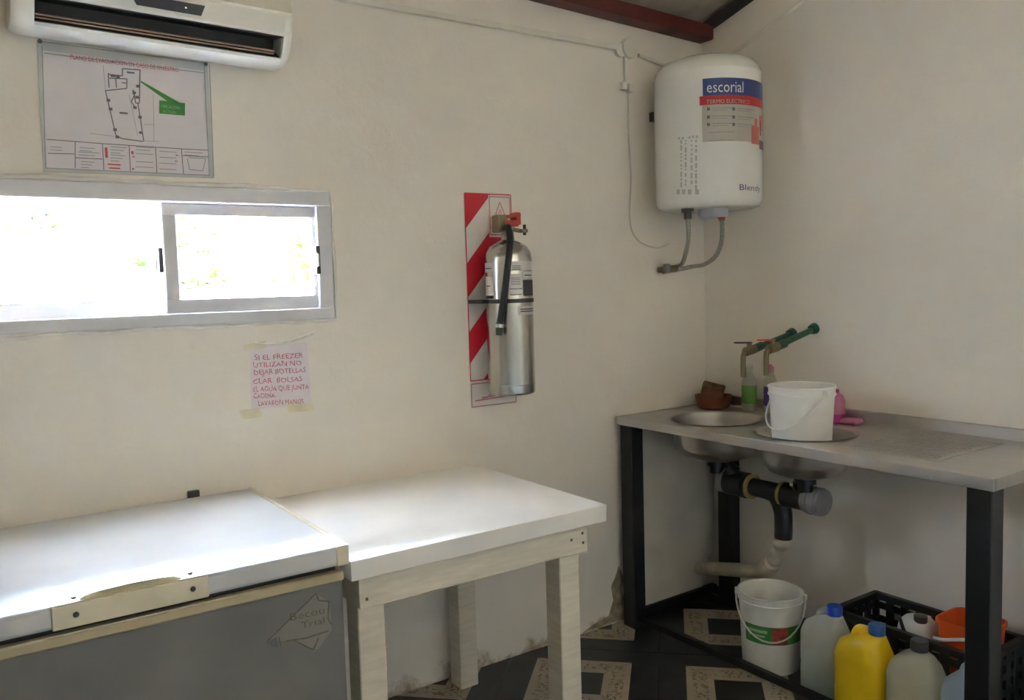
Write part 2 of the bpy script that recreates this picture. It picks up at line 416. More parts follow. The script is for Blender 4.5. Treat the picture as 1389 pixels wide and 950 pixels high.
mat('bare_plaster', (.36, .29, .20), .85, var=.3, scale=30, bump=.6, bscale=60)
pg = [at(px, py, 1, -.001) for px, py in ((839, 768), (846, 784), (843, 800), (848, 822), (846, 842), (818, 848), (790, 860), (803, 849), (826, 836), (832, 815), (829, 796), (834, 785))]
MB().prism([(q.x, .002, max(q.z, .003)) for q in pg], (0, -.004, 0)).build('plaster_chip', 'bare_plaster', wall_back)
# ------------------------------------------------------------------ air conditioner
ax0, ax1 = -2.760, -2.008
ac = thing('air_conditioner', 'cream split air conditioner unit on the wall above the evacuation plan', 'air conditioner', (-2.008, 0, 2.21))
full = [(0, 2.225), (-.035, 2.212), (-.115, 2.210), (-.150, 2.219), (-.172, 2.245), (-.192, 2.290), (-.203, 2.335), (-.205, 2.47), (-.19, 2.495), (0, 2.50)]
notch = [(0, 2.225), (-.035, 2.212), (-.115, 2.210), (-.143, 2.216), (-.147, 2.224), (-.08, 2.262), (-.09, 2.30), (-.184, 2.283), (-.192, 2.290), (-.203, 2.335), (-.205, 2.47), (-.19, 2.495), (0, 2.50)]
def ext(prof, x0, x1): return [(x0, y, z) for y, z in prof], (x1-x0, 0, 0)
b = MB(); b.prism(*ext(notch, ax0+.055, ax1-.030))
def endcap(x_in, x_out):
    rows = []
    for t in (0, .5, .8, .95, 1.0):
        k = 1-.10*(t**4); x = x_in+(x_out-x_in)*t
        rows.append([(x, y*k, 2.355+(z-2.355)*(1-.10*t**4)) for y, z in full])
    b.grid(rows, True, True)
endcap(ax0+.055, ax0); endcap(ax1-.030, ax1)
b.build('housing', 'ac_white', ac, 50)
MB().prism([(ax0+.012, -.200, 2.338), (ax0+.012, -.213, 2.345), (ax0+.012, -.214, 2.47), (ax0+.012, -.2, 2.49)], (ax1-ax0-.026, 0, 0)).build('front_panel', 'ac_panel', ac)
MB().prism([(ax0+.056, y, z) for y, z in ((-.142, 2.2275), (-.0812, 2.2622), (-.0912, 2.2990), (-.180, 2.2830), (-.179, 2.2795), (-.0945, 2.2945), (-.0858, 2.2642), (-.141, 2.2315))], (ax1-ax0-.088, 0, 0)).build('outlet_lining', 'ac_dark', ac)
lv = MB()
for k, (y, z) in enumerate(((-.150, 2.232), (-.155, 2.239))):
    lv.prism([(ax0+.058, y, z), (ax0+.058, y-.004, z+.0035), (ax0+.058, y+.004, z+.007)], (ax1-ax0-.11, 0, 0))
lv.build('louver', 'ac_blade', ac)
p = [at(px, py, 1, -.197) for px, py in ((175, 6), (274, 22), (268, 30), (190, 17))]
def ac_y(z): return -.192-(z-2.290)/(2.335-2.290)*.011-.0015
d = MB(); xa, xb = p[0].x, p[1].x
d.prism([(xa, ac_y(2.325), 2.325), (xb+.006, ac_y(2.325), 2.325), (xb-.004, ac_y(2.297), 2.297), (xa+.018, ac_y(2.297), 2.297)], (0, -.003, 0)).build('display', 'gloss_black', ac)
MB().box(xa+.145, xa+.15, ac_y(2.31)-.0045, ac_y(2.31), 2.309, 2.313).build('indicator_light', 'white_ink', ac)
MB().box(xa+.10, xa+.155, -.2155, -.212, 2.352, 2.362, .001, 1).build('name_plate', 'ink_grey', ac)
ac.rotation_euler.y = math.radians(1.2)
pp = MB().tube([(-2.815, -.03, 2.26), (-2.815, -.03, 2.45), (-2.815, -.03, 2.66)], .03, 12)
tag(pp.build('refrigerant_pipe', 'tan_trim'), 'tan wrapped pipe rising beside the air conditioner', 'pipe')

# ------------------------------------------------------------------ evacuation plan
PY = -.008
pl = thing('evacuation_plan', 'printed evacuation plan under a clear plate screwed to the wall above the window', 'poster', (-2.455, 0, 1.865))
c4 = [at(px, py, 1, -.004) for px, py in ((50, 55), (281, 85), (290, 242), (59, 233))]
MB().prism([(q.x, -.0005, q.z) for q in c4], (0, -.0045, 0)).build('backing_plate', 'clear_plate', pl)
s4 = [at(px, py, 1, -.006) for px, py in ((58, 68), (277, 96), (284, 237), (62, 228))]
MB().prism([(q.x, -.005, q.z) for q in s4], (0, -.0012, 0)).build('sheet', 'paper', pl)
def pxy(px, py, y=PY): q = at(px, py, 1, y); return (q.x, q.z)
def strokes(name, m, segs, wd, y=PY, parent=pl):
    b = MB()
    for s_ in segs:
        for a, c in zip(s_, s_[1:]): wline(b, pxy(*a, y), pxy(*c, y), wd, y)
    return b.build(name, m, parent, 0, False)
strokes('border_lines', 'ink_grey', [[(57, 62), (62, 228), (284, 238), (277, 90)], [(60, 72), (277, 99)], [(54, 56), (280, 86)], [(284, 88), (290, 240)]], .0026)
strokes('border_lines', 'ink', [[(63, 189), (102, 192), (140, 195), (215, 200), (246, 202), (283, 204)], [(102, 192), (102, 228)], [(139, 195), (141, 231)], [(175, 197), (177, 233)], [(211, 200), (213, 235)], [(246, 202), (249, 236)], [(65, 208), (101, 209)], [(102, 214), (139, 216)], [(247, 211), (283, 213)]], .0022)
strokes('floor_plan', 'ink', [[(143, 123), (157, 183), (165, 188), (194, 192)], [(143, 123), (172, 120), (172, 107), (147, 106), (147, 99)], [(147, 101), (166, 103), (166, 93), (190, 95), (189, 140), (184, 140), (181, 122)], [(180, 122), (182, 130), (178, 138), (183, 145)], [(187, 140), (191, 165), (195, 192)], [(147, 107), (148, 119)], [(157, 107), (158, 119)], [(165, 112), (171, 113)]], .003)
strokes('floor_plan', 'ink_grey', [[(122, 181), (155, 185)], [(194, 191), (216, 192)], [(175, 128), (187, 185)], [(140, 88), (143, 122)], [(208, 128), (209, 192)], [(195, 169), (208, 169)]], .0014)
b = MB()
for px, py in ((147, 136), (150, 148), (156, 176), (159, 186), (182, 126), (186, 132), (183, 146), (190, 159), (191, 180), (187, 117), (160, 104)):
    x, z = pxy(px, py); b.box(x-.005, x+.005, PY-.0004, PY, z-.004, z+.004)
for px, py, wd in ((172, 98, .03), (162, 153, .032), (150, 103, .02)):
    x, z = pxy(px, py); b.box(x, x+wd*.7, PY-.0004, PY, z-.0025, z+.0025)
b.build('plan_marks', 'ink', pl)
b = MB(); x, z = pxy(95, 78); x2, z2 = pxy(242, 96)
v, f = text_geo('PLANO DE EVACUACION EN CASO DE SINIESTRO', .02); wd = max(a for a, _ in v)
b.raw([(x+(x2-x)*a/wd, PY, z-.004+(z2-z)*a/wd+c*.95) for a, c in v], f); b.build('title', 'ink_red', pl, 0)
gq = [pxy(216, 136), pxy(251, 140), pxy(251, 157), pxy(216, 154)]
MB().quad(*[(x, PY, z) for x, z in gq]).build('callout_box', 'ink_green', pl, 0)
MB().quad(*[(x, PY, z) for x, z in (pxy(190, 111), pxy(192, 110), pxy(247, 141), pxy(228, 138))]).build('callout_arrow', 'ink_green', pl, 0)
b = MB(); x, z = pxy(219, 146); wall_text(b, 'UBICACION', x, z, .013, PY-.0008, -.02, narrow=.75); x, z = pxy(221, 153); wall_text(b, 'ACTUAL', x, z, .012, PY-.0008, narrow=.85); b.build('callout_text', 'label_pale', pl, 0)
b = MB(); bR = MB()
for px, py, n, wd in ((68, 199, 2, .03), (68, 203, 1, .03), (108, 200, 2, .04), (106, 206, 2, .055), (110, 219, 3, .035), (150, 199, 3, .045), (150, 210, 3, .04), (184, 199, 2, .05), (184, 208, 1, .05), (184, 219, 1, .05), (184, 226, 1, .05), (216, 205, 1, .05), (216, 213, 1, .05), (216, 221, 1, .05), (216, 229, 1, .05), (250, 206, 2, .055)):
    for k in range(n):
        x, z = pxy(px, py+k*4); b.box(x, x+wd*(1-.2*k), PY-.0003, PY, z-.0016, z+.0006)
b.build('legend_text', 'ink_grey', pl)
for px, py, w_, h_ in ((142, 200, .007, .03), (146, 222, .035, .004), (148, 227, .03, .004), (178, 205, .006, .009), (179, 212, .008, .003), (179, 228, .006, .005), (238, 210, .008, .003), (237, 218, .008, .003)):
    x, z = pxy(px, py); bR.box(x, x+w_, PY-.0004, PY, z-h_, z)
bR.build('legend_symbols', 'ink_red', pl)
strokes('key_sketch', 'ink', [[(254, 215), (257, 230), (275, 232), (279, 215), (256, 214)]], .0016)
for px, py in ((54, 56), (279, 87)):
    q = at(px, py, 1, -.006); o = MB().lathe([(0, -.001), (.006, -.001), (.006, .003), (.003, .005), (0, .005)], (0, 0, 0), 12).build('screw', 'ink', pl)
    o.data.transform(Matrix.Translation((q.x, -.005, q.z)) @ Matrix.Rotation(math.radians(90), 4, 'X'))

# ------------------------------------------------------------------ handwritten note
nt_ = thing('handwritten_note', 'pinkish paper note with red handwriting taped to the wall below the window', 'note', (-2.035, 0, 1.11))
n4 = [pxy(338, 470, -.001), pxy(416, 464, -.001), pxy(423, 549, -.001), pxy(341, 556, -.001)]
NX, NZ = 8, 8; rows = []
for i in range(NX+1):
    r_ = []
    for j in range(NZ+1):
        u, v_ = j/NX, i/NZ
        x = (n4[0][0]*(1-u)+n4[1][0]*u)*(1-v_)+(n4[3][0]*(1-u)+n4[2][0]*u)*v_; z = (n4[0][1]*(1-u)+n4[1][1]*u)*(1-v_)+(n4[3][1]*(1-u)+n4[2][1]*u)*v_
        r_.append((x, -.0015-.001*abs(math.sin(u*7+v_*4)), z))
    rows.append(r_)
MB().grid(rows).build('paper', 'note_paper', nt_)
b = MB()
for i, (s_, px, py, wpx) in enumerate((('SI EL FREEZER', 345, 489, 66), ('UTILIZAN NO', 343, 499, 66), ('DEJAR BOTELLAS', 344, 509, 71), ('CLAR  BOLSAS', 343, 521, 67), ('EL AGUA QUE JUNTA', 343, 532, 76), ('CADENA.', 344, 541, 30), ('LAVARON MANOS', 350, 551, 62))):
    v, f = text_geo(s_, .026); wd = max(a for a, _ in v); x, z = pxy(px, py, -.004); x2, z2 = pxy(px+wpx, py-wpx*.055, -.004); rn = random.Random(i)
    b.raw([(x+(x2-x)*a/wd, -.0036, z+(z2-z)*a/wd+c*(.9+.12*math.sin(a*190+i))+.0015*math.sin(a*260+i)) for a, c in v], f)
b.build('handwriting', 'ink_pen', nt_, 0)
for c in (((324, 557), (352, 553), (356, 566), (330, 569)), ((388, 549), (424, 546), (427, 557), (392, 560)), ((330, 468), (360, 462), (362, 472), (333, 476))):
    MB().prism([(*pxy(*q, -.003)[:1], -.003, pxy(*q, -.003)[1]) for q in c], (0, -.0008, 0)).build('tape', 'tape', nt_)

# ------------------------------------------------------------------ fire extinguisher sign
sg = thing('extinguisher_sign', 'tall red and white striped backing plate hung behind the fire extinguisher', 'sign', (-1.195, 0, 1.035))
sx0, sx1, sz0, sz1 = -1.303, -1.088, 1.035, 1.857
MB().box(sx0, sx1, -.005, -.0005, sz0, sz1, .002, 1).build('plate', 'sign_white', sg)
def clip_band(z_lo, z_hi, x0, x1, zb, zt_, k=1.13):
    def line(zc): return lambda x: zc+(x-x0)*k
    poly = [(x0, z_lo), (x1, z_lo+(x1-x0)*k), (x1, z_hi+(x1-x0)*k), (x0, z_hi)]
    def cut(P, ins, inter):
        o = []
        for a, c in zip(P, P[1:]+P[:1]):
            if ins(a): o.append(a)
            if ins(a) != ins(c): o.append(inter(a, c))
        return o
    for zz, sgn in ((zb, 1), (zt_, -1)):
        poly = cut(poly, lambda q: (q[1]-zz)*sgn >= 0, lambda a, c: (a[0]+(c[0]-a[0])*(zz-a[1])/(c[1]-a[1]), zz))
        if len(poly) < 3: return None
    return poly
for zl, zh in ((1.722, 2.2), (1.461, 1.590), (1.208, 1.328), (.95, 1.075)):
    pg = clip_band(zl, zh, sx0+.003, sx1-.003, 1.143, 1.853)
    if pg: MB().prism([(x, -.0052, z) for x, z in pg], (0, -.0006, 0)).build('stripe', 'sign_red', sg)
def frame_rect(name, m, x0, x1, z0, z1, wd, y):
    b = MB()
    for a, c in (((x0, z0), (x1, z0)), ((x1, z0), (x1, z1)), ((x1, z1), (x0, z1)), ((x0, z1), (x0, z0))): wline(b, a, c, wd, y)
    return b.build(name, m, sg, 0, False)
MB().box(sx0+.108, sx1-.004, -.0066, -.0058, 1.69, sz1-.006, .0003, 1).build('emblem_panel', 'sign_white', sg)
frame_rect('outline', 'sign_red', sx0+.002, sx1-.002, 1.141, sz1-.002, .004, -.0062)
frame_rect('outline', 'sign_line', sx0+.112, sx1-.008, 1.70, sz1-.012, .004, -.0072)
frame_rect('outline', 'sign_line', sx0+.004, sx1-.004, sz0+.004, 1.128, .004, -.0062)
b = MB(); ex = sx0+.160
for a, c in (((ex-.022, 1.775), (ex+.022, 1.775)), ((ex+.022, 1.775), (ex, 1.825)), ((ex, 1.825), (ex-.022, 1.775))): wline(b, a, c, .004, -.0074)
for x in (ex-.026, ex+.026):
    for a, c in (((x-.02, 1.725), (x+.02, 1.725)), ((x+.02, 1.725), (x+.02, 1.765)), ((x+.02, 1.765), (x-.02, 1.765)), ((x-.02, 1.765), (x-.02, 1.725))): wline(b, a, c, .003, -.0074)
wall_text(b, 'A', ex, 1.780, .026, -.0076, align='CENTER'); wall_text(b, 'B', ex-.026, 1.733, .034, -.0076, align='CENTER'); wall_text(b, 'C', ex+.026, 1.733, .034, -.0076, align='CENTER')
b.build('emblem', 'sign_line', sg, 0)
b = MB()
for k in range(3): wline(b, (sx0+.02+.03*k, 1.062+k*.008), (sx1-.014, 1.068+k*.012), .005, -.0064)
b.build('fine_print', 'sign_line', sg, 0)

# ------------------------------------------------------------------ fire extinguisher
ex, ey, eR = -1.182, -.112, .089
fe = thing('fire_extinguisher', 'polished steel fire extinguisher with black hose hanging on the striped plate', 'fire extinguisher', (ex, ey, 1.088))
prof = [(0, 1.092), (eR-.012, 1.090), (eR-.003, 1.094), (eR, 1.10), (eR, 1.128), (eR+.0015, 1.130), (eR+.0015, 1.134), (eR, 1.136), (eR, 1.60), (eR-.004, 1.625), (eR-.018, 1.648), (eR-.045, 1.665), (.026, 1.672), (.024, 1.69), (0, 1.69)]
MB().lathe(prof, (ex, ey, 0), 48).build('cylinder', 'ext_steel', fe, 50)
MB().lathe([(0, 1.685), (.022, 1.685), (.024, 1.70), (.018, 1.705), (.018, 1.728), (.012, 1.74), (0, 1.74)], (ex, ey, 0), 20).build('valve', 'brass', fe)
MB().box(ex-.058, ex-.012, ey-.028, ey+.02, 1.700, 1.765, .006).build('valve_head', 'brass', fe)
MB().box(ex-.030, ex+.034, ey-.032, ey+.014, 1.722, 1.745, .005).box(ex-.022, ex+.045, ey-.030, ey+.012, 1.755, 1.768, .004, rot=Matrix.Rotation(math.radians(-8), 3, 'Y')).box(ex+.022, ex+.044, ey-.03, ey+.012, 1.728, 1.775, .004).build('handle', 'lever_red', fe)
MB().tube([(ex+.02, ey-.005, 1.712), (ex+.05, ey-.02, 1.706)], .008, 10).lathe([(0, -.006), (.017, -.006), (.017, .006), (0, .006)], (ex+.058, ey-.022, 1.706), 16).build('gauge', 'brass', fe)
MB().box(ex+.060, ex+.066, ey-.03, ey-.015, 1.69, 1.73, .002).build('pin', 'ext_dark', fe)
hp = smoothpath([(ex-.012, ey-.02, 1.718), (ex-.036, ey-.06, 1.712), (ex-.050, ey-.088, 1.66), (ex-.066, ey-.090, 1.56), (ex-.086, ey-.088, 1.45), (ex-.104, ey-.086, 1.365)])
ho = MB().tube(hp, .0125, 12).build('hose', 'hose_black', fe)
MB().tube([(ex-.104, ey-.086, 1.368), (ex-.108, ey-.086, 1.335), (ex-.110, ey-.086, 1.322)], [.0145, .0135, .011], 12).build('nozzle', 'ext_dark', ho)
MB().tube([(ex-.1045, ey-.086, 1.362), (ex-.106, ey-.086, 1.350)], .0155, 12).build('hose_ferrule', 'chrome', ho)
MB().lathe([(eR+.0005, 1.437), (eR+.003, 1.437), (eR+.003, 1.452), (eR+.0005, 1.452)], (ex, ey, 0), 48).box(ex-eR-.03, ex-eR+.02, -.11, -.006, 1.437, 1.452, .002).build('clamp_band', 'ext_dark', fe)
# direction of the camera seen from the cylinder, and a patch wrapped on a cylinder
def patch(b, cx_, cy_, R, p0, p1, z0, z1, n=10, a0=None):
    a0 = math.atan2(CAM.y-cy_, CAM.x-cx_) if a0 is None else a0
    rows = [[(cx_+R*math.cos(a0+math.radians(p0+(p1-p0)*k/n)), cy_+R*math.sin(a0+math.radians(p0+(p1-p0)*k/n)), z) for k in range(n+1)] for z in (z0, z1)]
    return b.grid(rows)
def wrap_text(b, s, cx_, cy_, R, phi, z, size, slope=0, narrow=1, width=None):
    a0 = math.atan2(CAM.y-cy_, CAM.x-cx_); v, f = text_geo(s, size); wd = max(a for a, _ in v)
    k = narrow if width is None else width/wd
    b.raw([(cx_+R*math.cos(a0+math.radians(phi)+a*k/R), cy_+R*math.sin(a0+math.radians(phi)+a*k/R), z+c) for a, c in v], f)
for a in ((-80, -40, 1.553, 1.588), (-78, -40, 1.468, 1.538), (2, 85, 1.556, 1.590), (0, 33, 1.492, 1.544), (0, 33, 1.470, 1.486), (36, 84, 1.524, 1.552), (20, 85, 1.392, 1.424)): patch(MB(), ex, ey, eR+.0008, *a).build('label', 'ext_label', fe, 0)
b = MB()
for a in ((-78, -42, 1.455, 1.466), (36, 82, 1.462, 1.520), (2, 30, 1.466, 1.469), (2, 32, 1.4875, 1.4905)): patch(b, ex, ey, eR+.001, *a)
for z in (1.56, 1.566, 1.572): patch(b, ex, ey, eR+.0012, 8, 30, z, z+.002)
for z in (1.528, 1.521, 1.514, 1.506): patch(b, ex, ey, eR+.0012, 4, 28, z, z+.0018)
for z in (1.403, 1.411): patch(b, ex, ey, eR+.0012, 26, 78, z, z+.004)
patch(b, ex, ey, eR+.0012, 40, 70, 1.536, 1.540); patch(b, ex, ey, eR+.0012, -74, -46, 1.565, 1.569); patch(b, ex, ey, eR+.0012, -70, -50, 1.50, 1.504)
b.build('label_print', 'ext_dark', fe, 0)

# ------------------------------------------------------------------ chest freezer
fx0, fx1, fyF = -3.27, -2.163, -.800
cf = thing('chest_freezer', 'white chest freezer with a worn grey front standing below the window', 'freezer', (-2.7, -.4, 0))
MB().box(fx0+.004, fx1-.004, fyF+.018, -.03, .03, .785, .012, 2).build('body', 'freezer_body', cf)
MB().box(fx0+.002, fx1-.006, fyF+.006, -.04, .775, .800, .004, 1).build('gasket_rim', 'tan_trim', cf)
MB().box(fx0+.02, fx1-.02, fyF+.03, -.05, .798, .822).build('gasket', 'rubber', cf)
lid = MB().box(fx0, fx1, fyF, -.012, .815, .866, .012, 3).build('lid', 'freezer_white', cf)
MB().box(fx1-.009, fx1+.004, fyF+.004, -.014, .830, .8685, .004, 2).build('edge_trim', 'cream_plastic', lid)
MB().box(fx1-.028, fx1+.006, fyF-.004, fyF+.02, .816, .869, .006, 2).build('corner_cap', 'cream_plastic', lid)
hx0, hx1 = -2.815, -2.50
hd = MB(); hd.box(hx0, hx1, fyF-.006, fyF+.004, .815, .866, .003, 2)
rows = []
for k in range(25):
    t = k/24; x = hx0+(hx1-hx0)*t; s_ = math.sin(math.pi*t)**.8
    rows.append([(x, fyF+.002, .862), (x, fyF-.003, .868), (x, fyF+.008+.075*s_*.4, .868+.014*s_), (x, fyF+.02+.075*s_, .870+.012*s_), (x, fyF+.026+.075*s_, .8655)])
hd.grid(rows)
handle = hd.build('handle', 'cream_plastic', lid, 60)
rows = []
for k in range(17):
    t = k/16; x = hx0+.055+(hx1-hx0-.11)*t; s_ = math.sin(math.pi*t)**.7
    rows.append([(x, fyF+.006, .8745+.006*s_), (x, fyF+.012+.036*s_, .8765+.012*s_)])
MB().grid(rows).build('grip_recess', 'cream_plastic', handle, 60)
for x in (hx0+.045, hx1-.035):
    for y, z, n in ((fyF-.0065, .842, 1), (fyF+.016, .8725, 0)):
        o = MB().lathe([(0, -.001), (.006, -.001), (.006, .002), (0, .004)], (0, 0, 0), 12).build('screw', 'ext_dark', handle)
        o.data.transform(Matrix.Translation((x, y, z)) @ (Matrix.Rotation(math.radians(90), 4, 'X') if n else Matrix.Identity(4)))
hh = at(262, 668, 1, -.01)
MB().box(hh.x-.018, hh.x+.018, -.020, -.004, .84, hh.z+.006, .003).build('hinge', 'ext_dark', cf)
for x in (fx0+.08, fx1-.08):
    for y in (fyF+.08, -.1): MB().lathe([(0, 0), (.025, 0), (.025, .032), (0, .032)], (x, y, 0), 12).build('foot', 'rubber', cf)
fy_ = fyF+.0175
st = [pxy(*q, fy_) for q in ((361, 872), (429, 805), (447, 818), (450, 855), (432, 880), (424, 884), (400, 868))]
stk = MB().prism([(x, fy_, z) for x, z in st], (0, -.0008, 0)).build('sticker', 'sticker_old', cf)
b = MB()
for s_ in ([(361, 872), (429, 805), (432, 815), (446, 816), (445, 840), (450, 848)], [(388, 870), (415, 866), (446, 856)], [(400, 870), (425, 882), (432, 866)], [(378, 864), (381, 877)]):
    for a, c in zip(s_, s_[1:]): wline(b, pxy(*a, fy_-.001), pxy(*c, fy_-.001), .004, fy_-.0012)
for s_, px, py, wpx, sz in (('Becou', 392, 843, 48, .026), ('Trial', 408, 853, 32, .024)):
    v, f = text_geo(s_, sz); wd = max(a for a, _ in v); x, z = pxy(px, py, fy_); x2, z2 = pxy(px+wpx, py-wpx*.23, fy_)
    b.raw([(x+(x2-x)*a/wd, fy_-.0013, z+(z2-z)*a/wd+c) for a, c in v], f)
b.build('sticker_print', 'ink_brown', stk, 0)
MB().prism([(x, fy_-.0009, z) for x, z in (pxy(361, 872, fy_), pxy(375, 864, fy_), pxy(378, 878, fy_), pxy(368, 878, fy_))], (0, -.0006, 0)).build('sticker_tip', 'ink', stk)

# ------------------------------------------------------------------ white wooden table
tb = thing('work_table', 'white painted wooden table standing between the freezer and the sink', 'table', (-1.72, -.4, 0))
tx0, tx1, ty0, ty1 = -2.148, -1.296, -.785, -.004
MB().box(tx0, tx1, ty0, ty1, .762, .816, .004, 2).build('top', 'table_white', tb)
ap = MB().box(tx0+.03, tx1-.062, ty0+.022, ty0+.044, .675, .763, .002, 1).build('apron', 'table_wood', tb)
MB().box(tx1-.085, tx1-.064, ty0+.045, ty1-.02, .675, .763, .002, 1).build('apron', 'table_wood', tb)
MB().box(tx0+.032, tx0+.052, ty0+.045, ty1-.02, .675, .763, .002, 1).build('apron', 'table_wood', tb)
MB().box(tx0+.055, tx1-.09, ty1-.035, ty1-.015, .675, .763, .002, 1).build('apron', 'table_wood', tb)
lw = .076
for x in (tx0+.033, tx1-.085-lw+.005):
    for y in (ty0+.0445, ty1-.11):
        MB().box(x, x+lw, y, y+lw, 0, .7625, .003, 1).build('leg', 'table_wood', tb)
for x, z in ((tx1-.082, .735), (tx1-.08, .705), (tx1-.125, .722), (tx0+.05, .70)):
    MB().box(x-.004, x+.004, ty0+.0205, ty0+.023, z-.004, z+.004, .001, 1).build('nail', 'ink_brown', ap)

# ------------------------------------------------------------------ cable trunking
a, c = at(400, -12, 1, 0), at(844, 64, 1, 0)
tr = thing('cable_trunking', 'thin cream cable trunking running along the window wall', 'trunking', (-1.2, 0, 2.49))
MB().box(-2.0, c.x, -.020, -.001, 2.482, 2.503, .002, 1).build('duct', 'trunking', tr)
MB().box(-.955, -.94, -.016, -.0005, 2.480, 2.506, .002, 1).build('joint', 'trunking', tr)
jb = thing('junction_box', 'round cream junction box on the cable trunking beside the water heater', 'box', (-.44, 0, 2.5))
q = at(853, 66, 1, -.015)
o = MB().lathe([(.043, 0), (.043, .022), (.040, .028), (0, .030)], (0, 0, 0), 28).build('cover', 'trunking', jb)
o.data.transform(Matrix.Translation((q.x, -.0005, q.z)) @ Matrix.Rotation(math.radians(90), 4, 'X'))
o = MB().lathe([(.028, 0), (.028, .018), (0, .020)], (0, 0, 0), 20).build('side_knob', 'trunking', jb)
o.data.transform(Matrix.Translation((q.x-.045, -.0005, q.z-.012)) @ Matrix.Rotation(math.radians(90), 4, 'X'))
q2 = at(849, 118, 1, -.01)
MB().box(q2.x-.006, q2.x+.012, -.014, -.001, q2.z, q.z-.03, .002, 1).build('drop_duct', 'trunking', jb)
MB().box(q2.x-.034, q2.x-.004, -.026, -.001, q2.z-.016, q2.z+.018, .006).box(q2.x+.004, q2.x+.030, -.028, -.001, q2.z-.022, q2.z+.014, .006).build('clamp', 'trunking', jb)
pts = [at(px, py, 1, -.006) for px, py in ((853, 122), (853, 180), (856, 240), (855, 300), (866, 326), (890, 336), (908, 331))]
tag(MB().tube(smoothpath(pts), .0035, 8).build('power_cable', 'cable_white'), 'thin white cable hanging in a loop beside the water heater', 'cable')
pts = [at(px, py, 1, -.008) for px, py in ((866, 75), (888, 83), (909, 92), (935, 101))]+[Vector((-.012, -.008, 2.44)), at(985, 80, 0, -.008), at(1090, 0, 0, -.008), at(1170, -66, 0, -.008)]
tag(MB().tube(pts, .0085, 8).build('wall_cable', 'trunking'), 'cream cable running round the corner and up the bare wall', 'cable')

# ------------------------------------------------------------------ water heater
hx, hy, hR = -.238, -.248, .222
wh = thing('water_heater', 'white cylindrical electric water heater fixed high in the corner', 'water heater', (hx, hy, 1.79))
prof = [(0, 1.80), (.10, 1.797), (hR-.035, 1.797), (hR-.012, 1.806), (hR-.003, 1.822), (hR, 1.845), (hR, 2.335), (hR+.0012, 2.337), (hR+.0012, 2.341), (hR-.001, 2.345), (hR-.006, 2.365), (hR-.03, 2.395), (hR-.08, 2.412), (0, 2.42)]
MB().lathe(prof, (hx, hy, 0), 72).build('tank', 'enamel', wh, 45)
def cyl_pt(px, py, R=hR):
    d = ray(px, py); ox, oy = CAM.x-hx, CAM.y-hy
    A = d.x*d.x+d.y*d.y; B = 2*(ox*d.x+oy*d.y); D = B*B-4*A*(ox*ox+oy*oy-R*R)
    t = (-B-math.sqrt(max(D, 0)))/(2*A); P_ = CAM+d*t
    ph = math.degrees(math.atan2(P_.y-hy, P_.x-hx)-math.atan2(CAM.y-hy, CAM.x-hx))
    return ((ph+180) % 360)-180, P_.z
pL, zb1 = cyl_pt(953, 107); _, zb0 = cyl_pt(953, 132); pR_ = 84
_, zr0 = cyl_pt(953, 143); _, zg0 = cyl_pt(953, 193); pr0, _ = cyl_pt(949, 140)
sR = hR+.0008
def hp_(name, m, *pp_, off=0):
    b = MB()
    for a in pp_: patch(b, hx, hy, sR+off, *a, n=16)
    return b.build(name, m, wh, 0)
hp_('sticker_banner', 'sticker_blue', (pL, pR_, zb0, zb1))
hp_('sticker_stripe', 'sticker_red', (pr0, pR_, zr0, zb0+.004), off=.0006)
hp_('sticker_panel', 'sticker_grey', (pL-1, pR_, zg0, zr0))
b = MB(); ph, z = cyl_pt(958, 126); wrap_text(b, 'escorial', hx, hy, sR+.001, ph, z, .062, width=.155); b.build('brand_text', 'white_ink', wh, 0)
b = MB(); ph, z = cyl_pt(958, 141); wrap_text(b, 'TERMO ELECTRICO', hx, hy, sR+.0016, ph, z, .021, width=.19); b.build('stripe_text', 'label_pale' if 0 else 'sticker_grey', wh, 0)
dots, lines = [], []
for px in (961, 995):
    for py in (148, 159, 169):
        ph, z = cyl_pt(px, py); dots.append((ph-1.5, ph+1.5, z-.006, z+.006)); lines.append((ph+4, ph+27, z+.000, z+.004)); lines.append((ph+4, ph+20, z-.008, z-.005))
for py in (180, 191):
    ph, z = cyl_pt(961, py); lines.append((ph, ph+26, z-.002, z+.002))
hp_('sticker_bullets', 'ink', *dots, off=.0006); hp_('sticker_lines', 'ink_grey', *lines, off=.0006)
ph, z = cyl_pt(1019, 195); ph2, z2 = cyl_pt(1027, 172)
hp_('sticker_picture', 'sticker_pink', (ph, ph2+4, z, z2), ((ph+ph2)/2, (ph+ph2)/2+5, z2, z2+.03), (ph2+5, 84, z2-.01, z2+.05), off=.0006)
hp_('sticker_picture', 'ink', (ph2+6, ph2+9, z+.04, z+.10), (ph2+4, 84, z-.016, z+.02), off=.001)
rl = []
for px in (924, 930, 938, 944):
    py = 190
    while py < 252:
        h_ = random.choice((2, 3, 5, 7)); ph, z = cyl_pt(px, py); rl.append((ph-.9, ph+1.2, z-h_*.003, z)); py += h_+random.choice((2, 3, 4))
for px, py in ((921, 188), (926, 188), (935, 187), (940, 186), (945, 186)):
    ph, z = cyl_pt(px, py); rl.append((ph-1, ph+1.4, z-.004, z+.006))
for px in (918, 925, 933, 943):
    ph, z = cyl_pt(px, 258); rl.append((ph, ph+4, z-.018, z+.002))
hp_('rating_label', 'ink_faint', *rl)
b = MB(); ph, z = cyl_pt(1002, 258); wrap_text(b, 'Blendy', hx, hy, sR+.0004, ph, z, .034, width=.135); b.build('model_text', 'sticker_blue', wh, 0)
MB().lathe([(.062, 1.80), (.062, 1.772), (.055, 1.762), (0, 1.76)], (hx-.005, hy-.03, 0), 28).build('element_cover', 'lavender', wh)
cl = at(933, 297, 1, hy-.02); cr = at(979, 300, 1, hy-.06)
